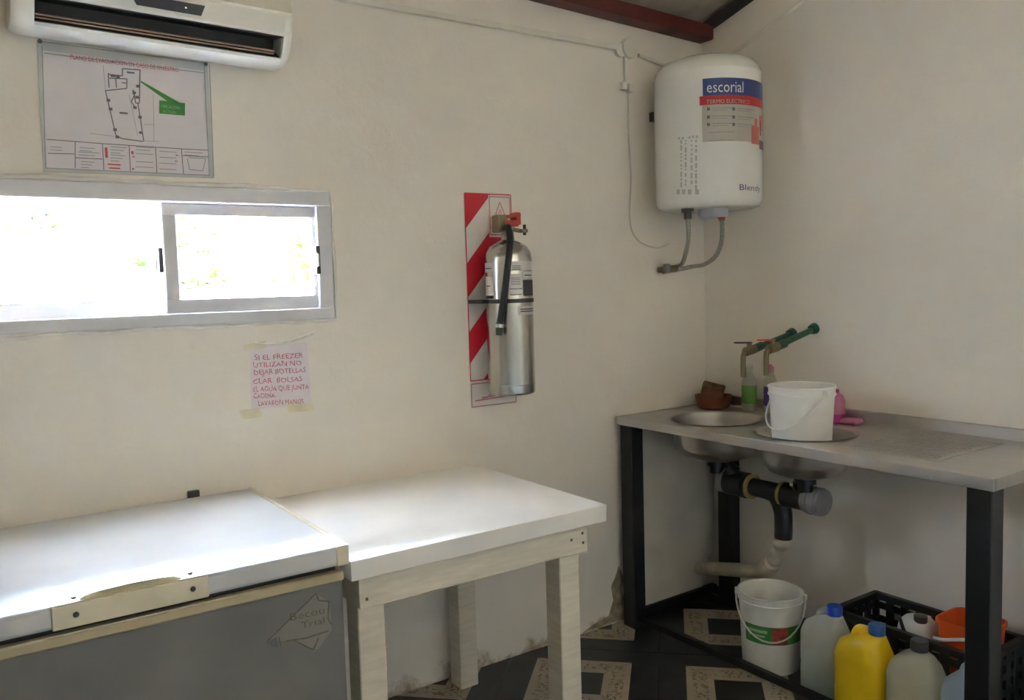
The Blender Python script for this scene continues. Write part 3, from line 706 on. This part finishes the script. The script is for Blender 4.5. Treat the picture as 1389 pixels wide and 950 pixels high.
for q, m in ((cl, 'ext_dark'), (cr, 'lever_red')):
    MB().lathe([(.026, 1.80), (.026, 1.785), (.016, 1.783), (.016, 1.755), (0, 1.755)], (q.x, q.y, 0), 18).build('port', m, wh)
vv = at(918, 364, 1, -.05); e1 = at(925, 362, 1, -.06)
h1 = smoothpath([(cl.x, cl.y, 1.765), at(934, 320, 1, cl.y), at(931, 340, 1, -.2), at(926, 357, 1, -.1), (vv.x+.012, vv.y, vv.z+.01)])
h2 = smoothpath([(cr.x, cr.y, 1.765), at(979, 325, 1, cr.y), at(971, 347, 1, -.24), at(955, 359, 1, -.17), at(938, 362, 1, -.09), (vv.x+.012, vv.y-.005, vv.z-.006)])
for h_ in (h1, h2):
    o = MB().tube(h_, .0095, 10).build('hose', 'braid', wh)
    MB().tube([h_[0]+Vector((0, 0, .01)), h_[2]], .013, 10).build('hose_nut', 'brass', o)
MB().box(hx-.10, hx+.10, -.06, -.0005, 2.20, 2.24, .003).build('bracket', 'ext_dark', wh)
va = at(905, 366, 1, -.04)
vt = thing('wall_valve', 'small brass water valve on the wall under the water heater', 'valve', (va.x, 0, va.z))
MB().tube([(va.x-.01, -.0005, va.z), (va.x-.01, -.055, va.z)], .014, 14).tube([(va.x-.035, -.05, va.z-.003), (vv.x+.004, vv.y, vv.z)], .016, 12).build('body', 'brass', vt)
MB().box(va.x-.038, va.x-.012, -.075, -.05, va.z-.012, va.z+.026, .006).build('knob', 'pipe_grey', vt)
MB().tube([(vv.x-.008, vv.y, vv.z), (vv.x+.014, vv.y, vv.z)], .020, 6).build('nut', 'chrome', vt)

# ------------------------------------------------------------------ sink: steel top on a black frame
ST = .925; sxF, sxB, syL, syR = -.585, -.002, -.034, -1.594
B1, R1 = (-.335, -.365), .185; B2, R2 = (-.345, -.805), .172
sk = thing('steel_sink', 'stainless steel double bowl sink top with drainer along the bare wall', 'sink', (-.29, -.8, ST))
def holed(b, c, R, x0, x1, y0, y1, z, n=64):
    ang = sorted([2*math.pi*k/n for k in range(n)]+[math.atan2(yy-c[1], xx-c[0]) % (2*math.pi) for xx in (x0, x1) for yy in (y0, y1)])
    inn, out = [], []
    for a in ang:
        ca, sa = math.cos(a), math.sin(a)
        t = min(((x1 if ca > 0 else x0)-c[0])/ca if abs(ca) > 1e-9 else 1e9, ((y1 if sa > 0 else y0)-c[1])/sa if abs(sa) > 1e-9 else 1e9)
        inn.append((c[0]+R*ca, c[1]+R*sa, z)); out.append((c[0]+t*ca, c[1]+t*sa, z))
    b.grid([inn, out], True)
b = MB(); ys = -.592
holed(b, B1, R1, sxF, sxB, ys, syL, ST); holed(b, B2, R2, sxF, sxB, -1.02, ys, ST)
b.quad((sxF, -1.02, ST), (sxB, -1.02, ST), (sxB, syR, ST), (sxF, syR, ST))
b.bm.normal_update(); bmesh.ops.remove_doubles(b.bm, verts=b.bm.verts, dist=1e-5)
for f in b.bm.faces:
    f.normal_update()
    if f.normal.z < 0: f.normal_flip()
b.build('deck', 'steel', sk, 0, False)
MB().box(sxF-.003, sxF+.012, syR-.003, syL+.003, ST-.034, ST+.0025, .0025, 2).build('front_edge', 'steel', sk)
MB().box(sxF, sxB, syR-.003, syR+.010, ST-.034, ST+.0025, .0025, 2).build('side_edge', 'steel', sk)
MB().box(sxF, sxB, syL-.010, syL+.003, ST-.034, ST+.0025, .0025, 2).build('side_edge', 'steel', sk)
MB().prism([(-.003, syL, ST-.001), (-.035, syL, ST-.001), (-.022, syL, ST+.008), (-.018, syL, ST+.046), (-.003, syL, ST+.048)], (0, syR-syL, 0)).build('backsplash', 'steel', sk, 30)
for c, R, dep in ((B1, R1, .165), (B2, R2, .16)):
    pr_ = [(R+.014, .0035), (R+.004, .003), (R-.002, -.004), (R-.006, -.03), (R-.014, -dep*.62), (R-.04, -dep*.88), (R-.085, -dep*.985), (.036, -dep), (.034, -dep-.006), (0, -dep-.006)]
    MB().lathe(pr_, (c[0], c[1], ST), 64).build('bowl', 'steel_bowl', sk, 50, False)
    MB().lathe([(.040, -dep-.004), (.040, -dep-.03), (.028, -dep-.032), (.028, -dep-.06), (0, -dep-.06)], (c[0], c[1], ST), 24).build('drain_outlet', 'pipe_black', sk)
for k in range(13):
    x = -.46+k*.031
    MB().box(x, x+.007, -1.345, -1.06, ST-.001, ST+.0028, .002, 1).build('drainer_rib', 'steel', sk)
MB().box(-.475, -.055, -1.372, -1.358, ST-.001, ST+.0042, .002, 1).box(-.062, -.05, -1.36, -1.05, ST-.001, ST+.004, .002, 1).box(-.475, -.465, -1.36, -1.05, ST-.001, ST+.0025, .001, 1).build('drainer_border', 'steel', sk)

sf = thing('sink_stand', 'black square-tube metal frame with a white side board carrying the sink', 'frame', (-.3, -.8, 0))
lg = .068
for x, y in ((-.575, -.108), (-.578, -1.588), (-.078, -.208), (-.078, -1.55)):
    MB().box(x, x+lg, y, y+lg+.004, 0, ST-.034, .003, 1).build('leg', 'frame_black', sf)
def bar(x0, x1, y0, y1, z0, z1): MB().box(x0, x1, y0, y1, z0, z1, .002, 1).build('rail', 'frame_black', sf)
bar(-.555, -.53, -1.585, -.04, .030, .058); bar(-.05, -.02, -1.55, -.05, .03, .058); bar(-.54, -.02, -.075, -.045, .03, .066); bar(-.54, -.02, -1.565, -1.535, .03, .058)
bar(-.05, -.02, -1.55, -.05, ST-.06, ST-.034)
pg = [(-.505, -.06, .066), (-.103, -.06, .070), (-.100, -.06, .150), (-.085, -.06, .185), (-.06, -.06, .20), (-.02, -.06, .21), (-.02, -.06, .88), (-.505, -.06, .88)]
MB().prism(pg, (0, .012, 0)).build('side_board', 'panel_white', sf)

# drain plumbing
dz, dx = .665, -.31
dp = thing('drain_pipe', 'black plastic sink drain with grey caps under the two bowls', 'pipe', (dx, -.6, .4))
def yt(y0, y1, r, name, m, z0=dz, z1=dz, x=dx): return MB().tube([(x, y0, z0), (x, y1, z1)], r, 22).build(name, m, dp)
yt(-.375, -.415, .050, 'end_cap', 'pipe_grey'); yt(-.41, -.505, .052, 'trap_body', 'pipe_black'); yt(-.500, -.525, .046, 'collar', 'pipe_black')
yt(-.522, -.534, .050, 'ring', 'ring_yellow'); yt(-.53, -.70, .036, 'cross_pipe', 'pipe_black'); yt(-.676, -.690, .048, 'ring', 'ring_yellow')
yt(-.688, -.79, .047, 'coupling', 'pipe_black'); yt(-.785, -.862, .050, 'end_cap', 'pipe_grey'); yt(-.800, -.815, .054, 'cap_ridge', 'pipe_grey'); yt(-.835, -.848, .054, 'cap_ridge', 'pipe_grey')
MB().tube([(B1[0]+.01, B1[1]-.05, ST-.20), (dx, -.44, .70)], .034, 18).build('riser', 'pipe_black', dp)
MB().tube([(B2[0]+.01, B2[1]+.02, ST-.20), (dx, -.76, .70)], .034, 18).build('riser', 'pipe_black', dp)
MB().tube([(dx+.002, -.762, .716), (dx, -.761, .704)], .042, 18).build('ring', 'ring_yellow', dp)
MB().tube(smoothpath([(dx, -.585, dz), (dx, -.645, dz-.012), (dx, -.675, dz-.065), (dx, -.680, .53), (dx, -.678, .49)]), .035, 18).build('elbow', 'pipe_black', dp)
w_ = smoothpath([(dx, -.678, .50), (dx+.01, -.66, .45), (dx+.03, -.62, .39), (dx+.05, -.57, .335)]); rn = random.Random(5)
MB().tube([q+Vector((rn.uniform(-.004, .004),)*3) for q in w_], [.026+rn.uniform(-.004, .007) for _ in w_], 12).build('wrapped_joint', 'pvc_cream', dp)
MB().tube([(dx+.03, -.60, .365), (dx+.05, -.565, .33), (dx+.065, -.53, .30)], [.032, .038, .034], 14).build('outlet_elbow', 'pvc_cream', dp)
MB().tube([(dx+.06, -.545, .305), (-.125, -.06, .165), (-.115, -.004, .158)], .030, 18).build('outlet_pipe', 'pvc_cream', dp)

# ------------------------------------------------------------------ taps
def tap(name, label, y, zw, end, lev, levlen):
    t = thing(name, label, 'tap', (0, y, zw), 'green pipe taps over the sink')
    E = Vector(end)
    MB().tube([(-.0005, y, zw+.004), (-.022, y, zw)], [.024, .019], 16).build('wall_flange', 'green_pipe', t)
    MB().tube([(-.015, y, zw), tuple(E+Vector((.035, 0, .006)))], .0125, 14).build('pipe', 'green_pipe', t)
    MB().tube([tuple(E+Vector((.075, 0, .014))), tuple(E+Vector((.02, 0, .002)))], .0175, 14).build('coupling', 'green_pipe', t)
    MB().tube([tuple(E+Vector((.03, 0, .004))), tuple(E+Vector((-.022, 0, -.004)))], .019, 14).tube([tuple(E), tuple(E+Vector((0, 0, .032)))], .010, 12).build('valve', 'brass', t)
    MB().tube(smoothpath([tuple(E+Vector((-.01, 0, -.002))), tuple(E+Vector((-.034, 0, -.014))), tuple(E+Vector((-.038, 0, -.05))), tuple(E+Vector((-.038, 0, -.105)))]), .0105, 12).build('spout', 'brass', t)
    MB().box(E.x-levlen, E.x+.012, y-.008, y+.008, E.z+.030, E.z+.037, .003, rot=Matrix.Rotation(math.radians(3), 3, 'Y')).build('lever', lev, t)
tap('sink_tap', 'green pipe tap with a dark lever over the left sink bowl', -.49, 1.262, (-.275, -.49, 1.212), 'lever_blue', .085)
tap('sink_tap', 'green pipe tap with a red lever beside the dark-levered one', -.598, 1.285, (-.268, -.598, 1.226), 'lever_red', .085)

# ------------------------------------------------------------------ buckets
def bucket(name, label, c, z, H, Rt, Rb, m, ear_ang, bail, group=None):
    t = thing(name, label, 'bucket', (c[0], c[1], z))
    pr_ = [(0, 0), (Rb-.006, 0), (Rb, .005), (Rt-.002, H-.035), (Rt+.003, H-.034), (Rt+.003, H-.028), (Rt, H-.026), (Rt+.001, H-.008), (Rt+.004, H-.006), (Rt+.004, H), (Rt-.002, H), (Rt-.004, H-.006), (Rb-.004, .006), (0, .004)]
    MB().lathe(pr_, (c[0], c[1], z), 48).build('body', m, t, 40)
    ca = Vector((math.cos(ear_ang), math.sin(ear_ang), 0))
    ends = [Vector((c[0], c[1], z+H-.018))+ca*s_*(Rt+.006) for s_ in (1, -1)]
    for e in ends:
        MB().lathe([(0, -.012), (.009, -.012), (.009, .012), (0, .012)], e, 12).build('ear', m, t)
    pts = []
    for k in range(17):
        th = math.pi*k/16; side = ca*math.cos(th)*(Rt+.010)
        out = Vector((bail[0], bail[1], bail[2]))*math.sin(th)
        pts.append(Vector((c[0], c[1], z+H-.018))+side+out)
    MB().tube(pts, .0035, 8).build('bail', 'wire' if m == 'bucket_worn' else 'bucket_white', t)
    return t
vd = Vector((CAM.x+.375, CAM.y+.80, 0)).normalized(); side_a = math.atan2(vd.y, vd.x)+math.radians(90)
_bk = math.atan2(vd.y, vd.x)
bucket('white_bucket', 'clean white plastic bucket standing in the right sink bowl', (-.365, -.805), ST-.141, .321, .117, .098, 'bucket_white', _bk+math.radians(42), (math.cos(_bk-math.radians(48))*.125, math.sin(_bk-math.radians(48))*.125, -.135))
fb = bucket('paint_bucket', 'worn white bucket with a green and red label on the floor under the sink', (-.385, -.675), 0, .300, .120, .106, 'bucket_worn', side_a-math.radians(4), (vd.x*.118, vd.y*.118, -.145))
a0 = math.atan2(CAM.y+.675, CAM.x+.385)
def fbp(name, m, *pp_, off=0):
    b = MB()
    for p0, p1, z0, z1 in pp_:
        n = 14; rows = []
        for z in (z0, z1):
            R = .106+(.120-.106)*z/.265+.0012+off
            rows.append([(-.385+R*math.cos(a0+math.radians(p0+(p1-p0)*k/n)), -.675+R*math.sin(a0+math.radians(p0+(p1-p0)*k/n)), z) for k in range(n+1)])
        b.grid(rows)
    return b.build(name, m, fb, 0)
fbp('label', 'label_green', (-52, 80, .125, .195))
fbp('label_picture', 'label_red', (3, 32, .128, .192), off=.0006)
fbp('label_print', 'label_pale', (-44, -6, .168, .180), (-42, -10, .152, .160), off=.0006)

# ------------------------------------------------------------------ things on the sink
dish = thing('scouring_dish', 'brown clay dish holding scouring pads at the back corner of the sink', 'dish', (-.105, -.145, ST))
MB().lathe([(0, 0), (.062, 0), (.068, .004), (.082, .052), (.084, .056), (.080, .056), (.066, .008), (0, .006)], (-.108, -.145, ST+.001), 36).build('dish', 'clay', dish)
def pad(x, y, z, sx_, sy_, sz_, ry, rz, m):
    o = MB().box(-sx_/2, sx_/2, -sy_/2, sy_/2, -sz_/2, sz_/2, .008, 2).build('scouring_pad', m, dish)
    o.data.transform(Matrix.Translation((x, y, z)) @ Matrix.Rotation(rz, 4, 'Z') @ Matrix.Rotation(ry, 4, 'Y'))
pad(-.09, -.125, ST+.072, .10, .030, .075, math.radians(14), math.radians(-50), 'sponge'); pad(-.125, -.16, ST+.060, .085, .026, .055, math.radians(10), math.radians(-48), 'clay')
def soap(name, label, x, y, H, r, bm, lm, capm, top):
    t = thing(name, label, 'bottle', (x, y, ST))
    MB().lathe([(0, 0), (r-.004, 0), (r, .005), (r, H*.55), (r*.86, H*.68), (r*.5, H*.80), (r*.42, H*.86), (0, H*.86)], (x, y, ST+.001), 28, sx=.72).build('body', bm, t)
    b = MB(); n = 12
    rows = [[(x+(r*.72+.001)*math.cos(math.radians(215+q)), y+(r+.001)*math.sin(math.radians(215+q)), z) for q in [-75+150*k/n for k in range(n+1)]] for z in (ST+H*.16, ST+H*.55)]
    b.grid(rows).build('label', lm, t)
    MB().lathe([(r*.46, H*.84), (r*.46, H*.95), (r*.30, H*.96), (r*.22, H*1.0), (0, H)], (x, y, ST), 18).build('cap', capm, t)
    if top: MB().lathe([(r*.30, H*.40), (r*.42, H*.47), (r*.30, H*.54)], (x-r*.40, y-r*.35, ST), 12).build('label_mark', 'ink', t)
soap('dish_soap_bottle', 'dish soap bottle with a green label standing by the taps', -.066, -.312, .205, .036, 'bottle_clear', 'soap_green', 'soap_clear', False)
soap('detergent_bottle', 'pale bottle with a purple label standing behind the white bucket', -.064, -.425, .21, .032, 'bottle_clear', 'soap_purple', 'pink_plastic', False)
t = thing('pink_bottle', 'pink plastic bottle with a magenta base behind the white bucket', 'bottle', (-.075, -.735, ST))
MB().lathe([(0, .0), (.030, 0), (.034, .005), (.034, .085), (.028, .105), (.012, .118), (0, .118)], (-.07, -.745, ST+.001), 24).build('body', 'pink_plastic', t)
MB().lathe([(.0345, .002), (.0355, .006), (.0355, .034), (.0345, .036)], (-.07, -.745, ST), 24).build('base_band', 'magenta', t)
MB().lathe([(.013, .112), (.013, .132), (0, .134)], (-.07, -.745, ST), 16).build('cap', 'magenta', t)
tag(MB().box(-.095, -.035, -.845, -.775, ST+.0005, ST+.022, .009, 3).build('pink_sponge', 'pink_plastic'), 'small pink sponge lying beside the pink bottle on the sink', 'sponge')

# ------------------------------------------------------------------ jugs under the sink
def jug(name, label, c, H, L, Wd, m, liq, lm, capm, cap_off, rz):
    t = thing(name, label, 'jug', (c[0], c[1], 0)); t.rotation_euler.z = rz
    def sec(hl, hw, z, n=32, p=3.2, dy=0):
        out = []
        for k in range(n):
            a = 2*math.pi*k/n; ca, sa = math.cos(a), math.sin(a)
            out.append((c[0]+hw*math.copysign(abs(ca)**(2/p), ca), c[1]+dy+hl*math.copysign(abs(sa)**(2/p), sa), z))
        return out
    hl, hw = L/2, Wd/2; cy_ = cap_off
    b = MB().grid([sec(hl*.9, hw*.9, 0), sec(hl, hw, .012), sec(hl, hw, H*.30), sec(hl*.985, hw*.985, H*.33), sec(hl, hw, H*.36), sec(hl, hw, H*.66), sec(hl*.985, hw*.985, H*.70), sec(hl*.86, hw*.9, H*.80, p=2.8), sec(hl*.60, hw*.70, H*.88, p=2.4, dy=cy_*.4), sec(.03, .03, H*.925, p=2, dy=cy_), sec(.021, .021, H*.94, p=2, dy=cy_), sec(.021, .021, H*.975, p=2, dy=cy_)], True, True)
    body = b.build('body', m, None, 50)
    # built round the thing's own base, then turned with it
    def place(o, par): 
        o.data.transform(Matrix.Translation((-c[0], -c[1], 0))); o.parent = par
        o.matrix_parent_inverse = Matrix.Identity(4)
    place(body, t)
    hp2 = smoothpath([(c[0], c[1]+cy_+(-.018 if cy_ > 0 else .018), H*.925), (c[0], c[1]+cy_*.2, H*.955), (c[0], c[1]-cy_*.55, H*.93), (c[0], c[1]-cy_*.95, H*.80), (c[0], c[1]-cy_*1.1, H*.70)])
    place(MB().tube(hp2, .013, 12).build('grip', m, None), t)
    if liq:
        place(MB().grid([sec(hl*.88, hw*.88, .006), sec(hl*.97, hw*.97, .015), sec(hl*.97, hw*.97, liq)], True, True).build('liquid', lm, None, 50), t)
    place(MB().lathe([(0, H*.945), (.026, H*.945), (.027, H*.955), (.027, H*.945+.030), (.024, H*.945+.034), (0, H*.945+.034)], (c[0], c[1]+cy_, 0), 24).build('cap', capm, None), t)
    return t
jug('water_jug', 'translucent jug of greenish liquid with a bright blue cap beside the paint bucket', (-.405, -.935), .315, .168, .130, 'jug_clear', .10, 'liquid_green', 'blue_cap', -.035, 0)
jug('bleach_jug', 'yellow jug with a dull blue cap under the sink', (-.452, -1.118), .322, .182, .145, 'yellow_plastic', 0, '', 'blue_cap_dull', -.045, 0)
jug('detergent_jug', 'translucent jug of straw-coloured liquid with a black cap before the crate', (-.452, -1.300), .318, .166, .140, 'jug_white', .20, 'liquid_straw', 'ext_dark', -.01, math.radians(6))
jug('pale_blue_jug', 'pale blue jug standing behind the black frame leg', (-.425, -1.452), .305, .135, .140, 'jug_blue', .15, 'liquid_pale', 'blue_cap_dull', -.02, 0)

# ------------------------------------------------------------------ crate and what it holds
kx0, kx1, ky0, ky1, kz = -.330, -.064, -1.445, -.915, .288
cr_ = thing('plastic_crate', 'black plastic crate with slotted sides against the wall under the sink', 'crate', (-.19, -1.18, 0))
MB().box(kx0+.005, kx1-.005, ky0+.005, ky1-.005, .002, .010).build('base', 'crate_black', cr_)
def side(p0, p1, n):
    b = MB(); th = .007; (xa, ya), (xb, yb) = p0, p1; alongy = abs(yb-ya) > abs(xb-xa)
    lo, hi = (min(ya, yb), max(ya, yb)) if alongy else (min(xa, xb), max(xa, xb))
    def bx(u0, u1, z0, z1, t_=th):
        if alongy: b.box(xa-t_, xa+t_, u0, u1, z0, z1, .002, 1)
        else: b.box(u0, u1, ya-t_, ya+t_, z0, z1, .002, 1)
    bx(lo-.007, hi+.007, kz-.026, kz, .012); bx(lo, hi, 0, .03)
    for z in (.062, .118, .174, .226): bx(lo, hi, z, z+.026, .005)
    for k in range(n+1):
        u = lo+(hi-lo)*k/n; bx(max(lo-.007, u-.014), min(hi+.007, u+.014), .0, kz-.01)
    return b.build('side', 'crate_black', cr_)
side((kx0, ky0), (kx0, ky1), 9); side((kx1, ky0), (kx1, ky1), 9); side((kx0, ky0), (kx1, ky0), 5); side((kx0, ky1), (kx1, ky1), 5)
ob = thing('orange_bucket', 'square orange bucket with a white handle standing in the crate', 'bucket', (-.17, -1.335, .01))
def sq(hx_, z, c=(-.180, -1.335), n=32, p=5):
    return [(c[0]+hx_*math.copysign(abs(math.cos(a))**(2/p), math.cos(a)), c[1]+hx_*math.copysign(abs(math.sin(a))**(2/p), math.sin(a)), z) for a in [2*math.pi*k/n for k in range(n)]]
MB().grid([sq(.066, .011), sq(.084, .325), sq(.090, .327), sq(.090, .340), sq(.085, .340), sq(.080, .325), sq(.062, .018)], True, True).build('body', 'orange_plastic', ob, 40)
MB().tube(smoothpath([(-.268, -1.256, .275), (-.276, -1.29, .280), (-.278, -1.34, .298), (-.268, -1.41, .318)]), .006, 10).build('handle', 'white_ink', ob)
wc = thing('white_canister', 'white plastic canister with a black strap lying in the crate', 'canister', (-.2, -1.14, .01))
MB().lathe([(0, 0), (.062, 0), (.068, .006), (.068, .235), (.062, .27), (.045, .287), (.018, .295), (0, .295)], (-.205, -1.165, .0105), 32).build('body', 'bucket_white', wc)
MB().tube(smoothpath([(-.244, -1.120, .292), (-.272, -1.15, .270), (-.278, -1.18, .22)]), .006, 8).build('strap', 'ext_dark', wc)
MB().lathe([(0, .285), (.022, .285), (.022, .308), (0, .31)], (-.225, -1.185, .0105), 18).build('cap', 'ext_dark', wc)

for o in bpy.data.objects:
    if o.type == 'MESH' and o.name.split('.')[0] in ('legend_text', 'legend_symbols', 'floor_plan', 'plan_marks', 'border_lines', 'label_print', 'sticker_lines', 'sticker_bullets', 'rating_label', 'fine_print', 'sticker_print', 'emblem', 'sticker_picture'): o['kind'] = 'stuff'
# ------------------------------------------------------------------ the yard outside the window
struct(MB().box(-40, 30, .10, 60, -.25, -.10).box(-40, 30, -40, FY-.19, -.25, -.10).build('ground', 'concrete', smooth=0))
g = MB().box(-30, -8.2, 2.2, 6.1, -.101, -.085).build('lawn', 'grass'); g['kind'] = 'stuff'; g['label'] = 'strip of sunlit grass beyond the yard'
yw = thing('yard_wall', 'low white boundary wall across the yard outside the window', 'wall', (-1, 7.85, -.1))
MB().box(-14, 9, 7.8, 7.95, -.1, 1.50).build('wall_body', 'yard_wall', yw, 0); MB().box(-14, 9, 7.76, 7.99, 1.50, 1.57, .006, 1).build('coping', 'yard_roof', yw)
sh = thing('garden_shed', 'grey flat-roofed shed behind the boundary wall', 'shed', (-4.1, 11.0, -.1))
MB().box(-6.2, -2.05, 10.4, 11.7, -.1, 2.05).build('shed_wall', 'yard_roof', sh, 0); MB().box(-6.3, -1.95, 10.25, 11.8, 2.05, 2.20, .02, 1).build('shed_roof', 'yard_wall', sh)
def bush(name, label, c, r, h, n, m, seed, group):
    t = thing(name, label, 'bush', (c[0], c[1], -.1), group); rn = random.Random(seed); b = MB()
    lobes = [(Vector((c[0]+rn.uniform(-.6, .6)*r, c[1]+rn.uniform(-.5, .5)*r, h*(.35+.55*rn.random()))), r*rn.uniform(.35, .6)) for _ in range(7)]
    for k in range(n):
        L, lr = rn.choice(lobes); d = Vector((rn.gauss(0, 1), rn.gauss(0, 1), rn.gauss(0, 1))).normalized()
        p = L+d*lr*rn.uniform(.75, 1.05); s_ = rn.uniform(.05, .10)
        q = Vector((rn.gauss(0, 1), rn.gauss(0, 1), rn.gauss(0, 1))).normalized(); e = d.cross(q).normalized()*s_; f = d.cross(e).normalized()*s_*.55
        b.quad(p-e, p-f, p+e, p+f)
    b.build('foliage', m, t, 0, False)
    MB().tube([(c[0], c[1], -.12), (c[0]+.03, c[1], h*.5), (c[0]-.05, c[1]+.05, h*.8)], [.06, .045, .02], 8).build('trunk', 'bark', t)
gname = 'bushes behind the boundary wall'
bush('hedge_bush', 'lime green bush behind the boundary wall right of the shed', (-2.3, 9.0), .95, 2.7, 2600, 'leaf_lime', 1, gname)
bush('hedge_bush', 'darker green bush in the gap between two lime bushes', (-.4, 9.0), .95, 2.6, 2600, 'leaf_dark', 2, gname)
bush('hedge_bush', 'broad lime bush standing at the far end of the boundary wall', (1.6, 9.0), .95, 2.8, 2600, 'leaf_lime', 3, gname)
bush('hedge_bush', 'dark green tree top showing over the shed roof', (-4.6, 15.6), 2.0, 4.4, 5000, 'leaf_dark', 4, gname)
bush('hedge_bush', 'pale green tree top standing behind the bushes', (1.0, 15.6), 2.0, 4.4, 5000, 'leaf_lime', 5, gname)
shd = thing('added_shade_roof', 'unseen flat roof on posts added to shade the van and bushes outside', 'added_shade_roof', (-.05, 9.0, -.1))  # unseen roof, added to keep sky and sun off the bushes and van
MB().box(-8.1, 8.0, 5.4, 12.6, 3.0, 3.08).build('shade_slab', 'yard_roof', shd, 0)
for x in (-8.0, 7.9):
    for y in (5.5, 12.5): MB().box(x-.05, x+.05, y-.05, y+.05, -.1, 3.0).build('shade_post', 'yard_roof', shd, 0)
bush('hedge_bush', 'deep green bush in the second row behind the lime bush next to the shed', (-1.3, 11.0), .6, 3.0, 2600, 'leaf_dark', 8, gname)
bush('hedge_bush', 'deep green bush in the second row behind the middle bush', (.55, 11.0), .6, 3.0, 2600, 'leaf_dark', 9, gname)
bush('hedge_bush', 'deep green bush in the second row behind the broad lime bush', (2.3, 11.0), .6, 3.0, 2600, 'leaf_dark', 10, gname)
vn = thing('parked_van', 'white van with teal tinted windows parked outside the window', 'van', (-4.5, 6.4, -.1))
VY = 5.6
def vp(px, py): q = at(px, py, 1, VY); return (q.x, q.z)
A_, B_, D_ = vp(22, 316), vp(84, 352), vp(215, 372)          # roof front, foot of the windscreen, front of the bonnet
vprof = [(-7.4, .25), (-7.4, A_[1]-.02), (-7.2, A_[1]+.06), (A_[0]-.25, A_[1]+.06), A_, B_, (D_[0], D_[1]), (D_[0]+.25, D_[1]-.35), (D_[0]+.25, .25)]
MB().prism([(x, VY, z) for x, z in vprof], (0, 1.75, 0)).build('van_body', 'van_white', vn, 20)
wpx = [vp(*q) for q in ((-60, 322), (4, 324), (22, 328), (62, 350), (50, 354), (-60, 352))]
MB().prism([(x, VY-.002, z) for x, z in wpx], (0, -.006, 0)).build('side_window', 'van_glass', vn)
b = MB()
arc = [vp(*q) for q in ((-40, 356), (0, 357), (35, 360), (58, 370), (72, 385), (80, 408), (83, 430))]
for a, c in zip(arc, arc[1:]): wline(b, a, c, .012, VY-.004)
b.build('door_seam', 'van_glass', vn, 0)
m0 = vp(121, 388); MB().box(m0[0]-.012, m0[0]+.012, VY-.14, VY-.01, m0[1]-.07, m0[1]+.07, .008).build('mirror', 'rubber', vn)
for x in (-6.4, D_[0]-.6):
    for y in (5.62, 7.2):
        o = MB().lathe([(0, -.11), (.30, -.11), (.34, -.08), (.34, .08), (.30, .11), (0, .11)], (0, 0, 0), 28).build('wheel', 'rubber', vn)
        o.data.transform(Matrix.Translation((x, y, .24)) @ Matrix.Rotation(math.radians(90), 4, 'X'))
